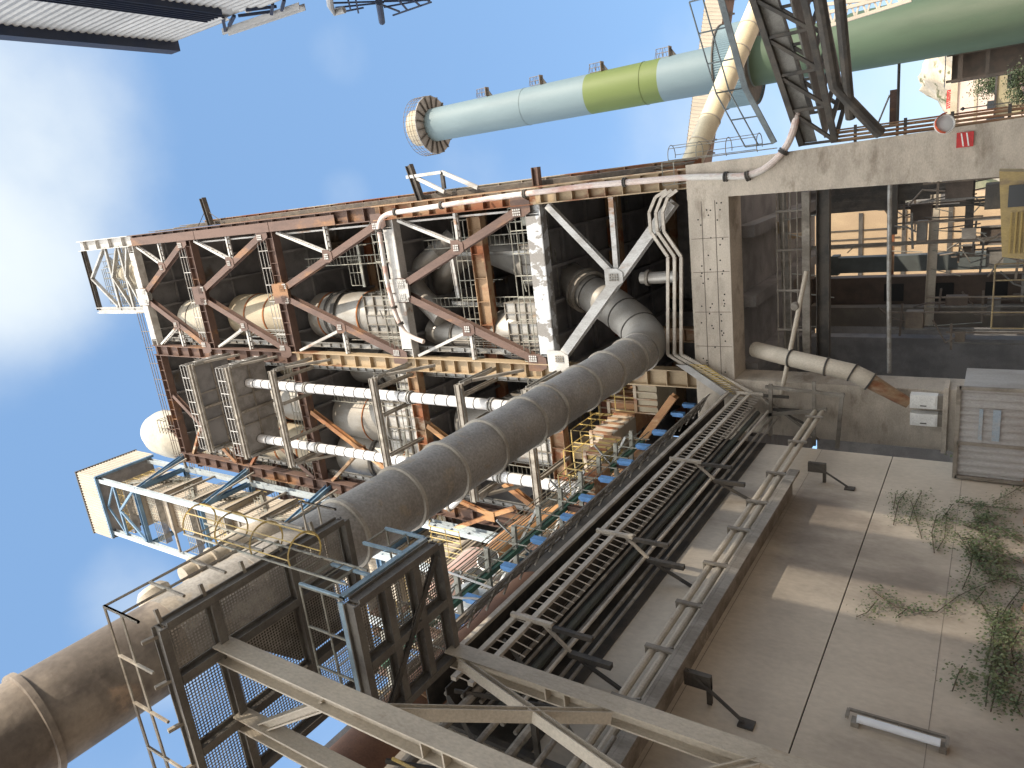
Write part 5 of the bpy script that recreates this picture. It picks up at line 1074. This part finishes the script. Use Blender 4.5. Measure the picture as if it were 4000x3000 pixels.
# head house
b=MB(); b.corr((EX0-.5,EY0-.35,63.4),(EX1-EX0+.9,0,0),(0,0,3.0),.25,.05,nrm=(0,-1,0)); b.corr((EX1+.4,EY0-.35,63.4),(0,EY1-EY0+.9,0),(0,0,3.0),.25,.05,nrm=(1,0,0)); b.corr((EX0-.5,EY0-.35,63.4),(0,EY1-EY0+.9,0),(0,0,3.0),.25,.05,nrm=(-1,0,0)); b.out('head_cladding',elevc,t)
b=MB(); b.box(EX0-.55,EX1+.5,EY0-.45,EY1+.6,66.42,66.6); b.out('head_roof',dark,t)
b=MB(); b.box(EX0-.3,EX1+.2,EY0-.15,EY1+.3,63.5,63.8); b.out('head_floor',darkfloor,t)
b=MB(); b.bar((EX0-.4,EY0-.3,63.35),(EX1+.4,EY0-.3,63.35),.2,.22); b.bar((EX1+.35,EY0-.3,63.35),(EX1+.35,EY1+.4,63.35),.2,.22); b.out('head_beam',blue,t)
# casing shafts
for x0,x1,y0,y1 in ((-22.9,-20.15,26.0,28.9),):
    b=MB(); b.corr((x0,y0,13),(x1-x0,0,0),(0,0,48.4),.22,.04,nrm=(0,-1,0)); b.corr((x1,y0,13),(0,y1-y0,0),(0,0,48.4),.22,.04,nrm=(1,0,0)); b.box(x0+.02,x1-.06,y0+.06,y1,13,61.4); b.out('casing',elevc,t)
    for z in (17,21.5,26,30,34,38.5,42.5,46.5,50.5,54.5,58.5):
        b=MB(); e=.42; b.quadbox([(x0-e,y0-e,z),(x1+e,y0-e,z),(x1+e,y1,z),(x0-e,y1,z),(x0-.05,y0-.08,z+1.5),(x1+.09,y0-.08,z+1.5),(x1+.09,y1-.05,z+1.5),(x0-.05,y1-.05,z+1.5)]); b.out('casing_hood',elevc,t)
        b=MB(); b.bar((x0-e,y0-e-.02,z-.04),(x1+e,y0-e-.02,z-.04),.06,.08); b.bar((x1+e+.02,y0-e,z-.04),(x1+e+.02,y1,z-.04),.06,.08); b.out('hood_edge',dark,t)
for z in (60.4,55.6,51.0,46.4,42,37.2,32.6,28):
    b=MB(); b.box(EX0+.3,EX1-.3,EY0+.25,EY0+.8,z-.04,z); b.out('walkway',perfw,t)
    b=MB(); b.rail([(EX0+.3,EY0+.3,z),(EX1-.3,EY0+.3,z),(EX1-.3,EY1-.3,z)],1.1,.8,.025,3); b.out('handrail',railmat if int(z)%2 else yellow,t)
for i,(za,zb) in enumerate(((28,32.6),(32.6,37.2),(37.2,42),(42,46.4),(46.4,51),(51,55.6),(55.6,60.4))):
    b=MB(); s_=1 if i%2 else -1; y0=(EY0+EY1)/2-1.3*s_; y1=(EY0+EY1)/2+1.3*s_; x=EX1-.55
    for o_ in (-.3,.3): b.bar((x+o_,y0,za),(x+o_,y1,zb),.05,.2)
    for k in range(14): p=V((x,y0,za)).lerp(V((x,y1,zb)),(k+.5)/14); b.bar(p-V((.3,0,0)),p+V((.3,0,0)),.2,.03)
    b.rail([(x+.34,y0,za),(x+.34,y1,zb)],1.0,.9,.022,1); b.out('stair_flight',railmat,t)
# ================================================================ KILN HOUSE BLOCK AND GANTRY BEHIND THE WALL
t=thing('wall_building','low dark concrete block behind the side wall carrying the gantry','building',(-20,14,0)); b=MB(); b.box(-30,-11.15,-3,27.0,0,12.9); b.out('body',dark,t); b=MB(); b.box(-30.1,-11.12,-3,27.1,12.905,13.1); b.out('roof',darkfloor,t)
GX0,GX1,GZ=-13.6,-11.7,14.6
t=thing('machine_gantry','long greenish pipe railed gantry with blue brackets above the side wall','gantry',(GX1,18,GZ))
for x in (GX0,GX1):
    b=MB(); b.ib((x,10.5,GZ-.1),(x,27.5,GZ-.1),.16,.26,.03); b.out('stringer',green,t)
b=MB(); b.rail([(GX1,27.5,GZ),(GX1,10.5,GZ)],1.1,1.6,.024,2); b.rail([(GX0,27.5,GZ),(GX0,10.5,GZ)],1.1,1.6,.024,2); b.rail([(GX1-.9,27.5,GZ+.02),(GX1-.9,10.5,GZ+.02)],1.1,1.9,.022,1); b.out('handrail',yellow if False else mat('brass brown rail',(.26,.20,.12),(.16,.12,.08),2,.4,.6),t)
y=10.8
while y<27.6: b=MB(); b.bar((GX0,y,GZ+.0),(GX1+.9,y,GZ-.15),.12,.16); b.out('cross_beam',railmat,t); y+=1.55
b=MB()
for x,z0 in ((GX0+.55,GZ+.5),(GX1+.5,GZ-.5),(GX0-.5,GZ+1.7),(GX0+1.2,GZ+1.4)):
    for k in range(3): b.tube([(x,10.5,z0+.38*k),(x,27.4,z0+.38*k)],.022,5)
y=10.9
while y<27.4:
    b.tube([(GX0+.55,y,GZ),(GX0+.55,y,GZ+1.35)],.028,5); b.tube([(GX0-.5,y+.4,GZ),(GX0-.5,y+.4,GZ+2.5)],.035,5); b.tube([(GX1+.5,y+.2,GZ-.9),(GX1+.5,y+.2,GZ+.3)],.025,5); y+=1.1
b.out('side_rail',railmat,t)
b=MB(); b.box(GX0+.1,GX0+.9,10.6,27.4,GZ+.03,GZ+.05); b.out('grating',perfw,t)
b=MB(); b.box(GX0-.02,GX0+.0,17,26,GZ+.1,GZ+1.0); b.out('mesh_panel',perfw,t)
for px,py in ((2295,1944),(2371,1870),(2443,1803),(2513,1742),(2576,1687),(2648,1615),(2692,1581),(2225,2020),(2110,2110),(1995,2215),(1790,2420),(1850,2340)):
    p=ox(px,py,-11.0); b=MB(); b.box(p.x-.06,p.x+.06,p.y-.13,p.y+.13,p.z-.3,p.z+.3); b.box(p.x-.16,p.x-.06,p.y-.05,p.y+.05,p.z-.3,p.z+.28); b.out('blue_bracket',brblue,t)
b=MB(); b.tube(bend([ox(1740,2230,-10.8),ox(1930,2300,-10.8),ox(1975,2310,-10.8),ox(1960,2350,-10.8)],.3,5),.035,6); b.tube(bend([ox(1720,2330,-10.8),ox(1890,2340,-10.8),ox(1905,2400,-10.8),ox(1870,2480,-10.8)],.3,5),.035,6); b.out('cable_loop',cladr,t)
for y in (12.2,16.0,20.4,24.6):
    b=MB(); b.ib((GX0-.1,y,12.9),(GX0-.1,y,GZ+2.4),.22,.24,.03,up=(0,1,0)); b.ib((GX1,y,12.9),(GX1,y,GZ-.25),.2,.2,.03,up=(0,1,0)); b.out('post',brown,t)
for y in (13.2,17.6,21.2,25): b=MB(); b.bar((GX0,y,GZ+1.2),(GX1+.6,y+1.2,GZ+.1),.08,.1); b.bar((GX1+.6,y,GZ+1.0),(GX0,y+1.4,GZ+.1),.06,.08); b.out('stay',galv,t)
# pink tank, motors, orange machinery
b=MB()
for x in (-16,-14.8):
    for y in (18.4,22): b.bar((x,y,13.1),(x,y,18.6),.16,.16,up=(0,1,0))
TS=b
t=thing('pink_tank','pinkish insulated horizontal tank with patched rusty skin behind the gantry','tank',(-15.6,19,18))
b=MB(); q=[ox(1725,2350,-15.4),ox(1810,2260,-15.4),ox(1930,2150,-15.4),ox(2010,2080,-15.4),ox(2065,2030,-15.4),ox(2115,1960,-15.4)]
o=len(b.v); b.lathe((-15.4,16.9,18.9),(0,1,.06),[(0,.3),(.35,.8),(1.0,1.0),(3.6,1.0),(4.1,.62)],30); 
b.out('shell',pink,t); TS.out('saddle_frame',greysteel,t)
b=MB(); b.hoop((-15.4,20.3,19.1),(0,1,.06),1.0,.05,24); b.hoop((-15.4,18.2,18.98),(0,1,.06),1.0,.05,24); b.out('band',greysteel,t)
b=MB(); b.tube(bend([(-15.4,20.8,19.1),(-15.3,24.2,19.2),(-14.8,26.4,16.6),(-14.6,26.6,14.0)],1.6,8),.58,20); b.out('elbow',orange,t)
for px,py,lab in ((1905,2185,'black fan motor with white rim, right one under the gantry'),(1850,2258,'black fan motor with white rim, left one under the gantry')):
    c=ox(px,py,-13.9); t=thing('fan_motor',lab,'motor',c,'fan motors behind the gantry'); b=MB(); b.lathe(c,(1,-.6,-.1),[(-.7,.40),(-.05,.46),(.0,.46)],24); b.out('body',whitep,t); b=MB(); b.lathe(c+V((.01,0,0)),(1,-.6,-.1),[(0,.42),(.06,.40),(.08,.16),(.16,.14)],24); b.out('fan_cover',black,t); b=MB(); b.box(c.x-.5,c.x-.1,c.y-.1,c.y+.3,12.95,c.z-.3); b.out('stand',greysteel,t)
t=thing('white_gearbox','white gearbox housing on the gantry near the dark post','gearbox',ox(1830,2370,-13)); c=ox(1830,2375,-13); b=MB(); b.box(c.x-.5,c.x+.5,c.y-.6,c.y+.5,c.z-.5,c.z+.3); b.lathe(c+V((.5,0,-.1)),(1,0,0),[(0,.35),(.3,.3),(.35,.1)],16); b.out('housing',whitep,t); b=MB(); b.box(c.x-.4,c.x+.4,c.y-.5,c.y+.4,12.95,c.z-.5); b.out('stand',green,t)
def machine(lab,px,py,x,sx,sy,sz,m,nm='orange_machine',grp='rusty machines at the tower foot'):
    c=ox(px,py,x); t=thing(nm,lab,'machine',c,grp); b=MB(); b.box(c.x-sx/2,c.x+sx/2,c.y-sy/2,c.y+sy/2,c.z-sz/2,c.z+sz/2); b.out('body',m,t); b=MB()
    for i in range(5): xx=c.x-sx/2+sx*i/4; b.bar((xx,c.y-sy/2-.05,c.z-sz/2),(xx,c.y-sy/2-.05,c.z+sz/2),.07,.1,up=(0,1,0)); yy=c.y-sy/2+sy*i/4; b.bar((c.x+sx/2+.05,yy,c.z-sz/2),(c.x+sx/2+.05,yy,c.z+sz/2),.1,.07,up=(0,1,0))
    b.bar((c.x-sx/2,c.y-sy/2-.06,c.z+sz/2-.1),(c.x+sx/2+.08,c.y-sy/2-.06,c.z+sz/2-.1),.12,.16); b.out('rib',orange if m is rusty else rusty,t); b=MB(); b.rail([(c.x-sx/2,c.y-sy/2,c.z+sz/2),(c.x+sx/2,c.y-sy/2,c.z+sz/2),(c.x+sx/2,c.y+sy/2,c.z+sz/2)],1.05,.9,.03,1); b.out('handrail',yellow,t)
machine('orange ribbed machine casing half hidden beneath the long grey duct',2480,1590,-11.9,1.6,3.2,1.5,orange)
machine('tan machine casing with yellow rail left of the orange one',2400,1720,-12.6,1.7,2.6,1.2,beige)
machine('rust red ribbed machine casing beside the streaked column',2420,1600,-12.6,1.6,1.8,1.6,mat('rust red plate',(.26,.09,.05),(.18,.07,.045),1,.4,.6))
machine('pale cream machine casing on the floor just under the duct elbow',2560,1530,-10.6,1.4,2.4,1.2,cream)
machine('tan box machine beside the blue brackets mid gantry',2360,1790,-12.3,1.2,2.0,.9,yellow)
machine('bright orange small machine low by the cable rack',2330,1890,-12.0,1.0,1.4,.6,orange)
t=thing('streaked_column','broad cream column with heavy rust streaks beside the long grey duct','column',(-13.6,29.6,0))
b=MB(); c=oy(2215,1735,30.4); b.ib((c.x,30.2,12.9),(c.x,30.2,Z1-.6),.9,1.0,.05,up=(0,1,0)); b.out('shaft',ochre,t)
t=thing('slim_column','slim pale steel column left of the rust streaked column','column',(-15.4,29.5,0)); c=oy(2080,1860,29.6); b=MB(); b.ib((c.x,29.5,12.9),(c.x,29.5,Z1-.5),.45,.5,.04,up=(0,1,0)); b.out('shaft',white,t)
t=thing('orange_truss','orange rusty braces meeting at a gusset below the white pipes','brace',(-17,28.6,17))
b=MB(); Yb=28.0; p0=oy(1770,1945,Yb); p1=oy(1920,2012,Yb); p2=oy(2010,1985,Yb); p3=oy(1780,2062,Yb); b.ib(p0,p1,.2,.2,.03,up=(0,1,0)); b.ib(p3,p1,.22,.26,.03,up=(0,1,0)); b.ib(p1,p2,.22,.26,.03,up=(0,1,0)); b.box(p1.x-.3,p1.x+.3,Yb-.18,Yb-.15,p1.z-.3,p1.z+.3); b.out('brace',orange,t)
t=thing('white_rail_beam','white steel channel crossing behind the perforated platforms','beam',(-16,25,18))
a=oy(1600,2035,25); e=oy(1935,2115,25); b=MB(); b.ib(a,e,.24,.3,.03,up=(0,1,0)); b.stiff(a,e,.24,.3,5,.05,up=(0,1,0)); b.out('channel',elevw,t)
t=thing('yellow_cage','small yellow guard cage beside the white channel','cage',oy(1735,2120,24)); c=oy(1735,2120,24); b=MB()
for i in range(6): b.tube([(c.x-.8+.32*i,24,c.z-1.1),(c.x-.8+.32*i,24,c.z+.9),(c.x-.8+.32*i,24.5,c.z+1.2)],.03,4)
for k in (-1.1,-.2,.8): b.tube([(c.x-.85,24,c.z+k),(c.x+.85,24,c.z+k)],.03,4)
b.out('bar',yellow,t)
t=thing('conveyor_cover','green corrugated conveyor trough below the gantry handrails','conveyor',(-14.3,18,14))
b=MB(); b.corr((-14.9,11,14.0),(0,16,0),(.9,0,-.5),.25,.04,nrm=(.4,0,.8)); b.out('cover',mat('grey green sheet',(.20,.23,.20),(.15,.17,.15),1,.4,.6),t); b=MB(); b.bar((-14.0,11,13.5),(-14.0,27,13.5),.12,.3); b.out('side_channel',green,t)
# floor grating and stair under the facade rack
t=thing('facade_walkway','grey walkway panel with railing hung below the facade cable rack','walkway',(-8.9,28.4,11.6))
a=oy(2640,1425,28.6); e=oy(2815,1545,28.6); b=MB(); b.plate([a,e,e+V((0,0,-.55)),a+V((0,0,-.55))],(0,.06,0)); b.out('side_panel',cladr if False else mat('pale grey panel',(.46,.46,.45),(.38,.37,.36),1,.4,.6),t)
b=MB(); n_=16
for i in range(n_): p=a.lerp(e,i/(n_-1))+V((0,.1,-.6)); b.tube([p,p+V((0,0,-.7))],.022,4)
b.tube([a+V((0,.1,-1.3)),e+V((0,.1,-1.3))],.03,5); b.out('railing',yellow,t)
# slab edge behind the gantry: steel deck at base of tower left bay

# dark steel annex left of the tower, behind the elevator
t=thing('annex_tower','dark brown steel annex with floors and pale ducts behind the bucket elevator','tower',(-25,33,0))
b=MB(); b.box(-33,-19.2,36,46,13,41); b.out('wall',darkfloor,t)
for z in (19.6,25.4,31.5,37.6,41.2):
    b=MB(); b.ib((-33,32.6,z),(-19.3,32.6,z),.4,.6,.04); b.stiff((-33,32.6,z),(-19.3,32.6,z),.4,.6,10,.03); b.out('floor_beam',brown if z>30 else rusty,t)
    b=MB(); b.box(-33,-19.3,32.9,36,z+.3,z+.42); b.out('floor_deck',darkfloor,t)
    b=MB(); b.rail([(-33,32.5,z+.32),(-19.3,32.5,z+.32)],1.1,1.2,.028,2); b.out('handrail',yellow if z>30 else railmat,t)
for x in (-33,-27.2,-19.6):
    b=MB(); b.ib((x,32.6,13),(x,32.6,41.6),.4,.5,.04,up=(1,0,0)); b.out('column',brown,t)
for x0,x1,z0,z1 in ((-27,-19.7,25.8,31.2),(-19.7,-27,31.8,37.3),(-27,-19.7,13.2,19.3)):
    b=MB(); b.ib((x0,32.6,z0),(x1,32.6,z1),.3,.32,.03,up=(0,1,0)); b.out('brace',orange if z0<20 else brown,t)
for x,z0,z1,r,m in ((-22.5,20.2,25.2,1.0,cream),(-24.6,26,31.1,1.1,vessel),(-21.2,31.9,37,1.2,cream),(-23.4,13.2,19.2,1.1,vessel)):
    b=MB(); b.lathe((x,34.3,z0),(0,0,1),[(0,r*.7),(.8,r),(z1-z0,r)],28); b.out('pale_duct',m,t)

b=MB(); b.box(-23.6,-19.2,36,46,41.4,53.5); b.out('wall',darkfloor,t)
for z in (45.5,49.6,53.6):
    b=MB(); b.ib((-23.6,32.6,z),(-19.3,32.6,z),.4,.55,.04); b.out('floor_beam',brown,t)
    b=MB(); b.box(-23.6,-19.3,32.9,36,z+.3,z+.42); b.out('floor_deck',darkfloor,t)
    b=MB(); b.rail([(-23.6,32.5,z+.32),(-19.3,32.5,z+.32)],1.1,1.2,.028,2); b.out('handrail',railmat,t)
for x,z0,z1,r in ((-21.3,41.8,45.2,1.2),(-21.0,46,49.3,1.3),(-21.2,50,53.2,1.1)):
    b=MB(); b.lathe((x,34.3,z0),(0,0,1),[(0,r*.7),(.8,r),(z1-z0,r)],28); b.out('pale_duct',cream,t)
b=MB(); b.ib((-23.3,32.6,41.8),(-19.5,32.6,45.2),.26,.3,.03,up=(0,1,0)); b.out('brace',brown,t)
b=MB(); b.ib((-19.5,32.6,46),(-23.3,32.6,49.3),.26,.3,.03,up=(0,1,0)); b.out('brace',brown,t)
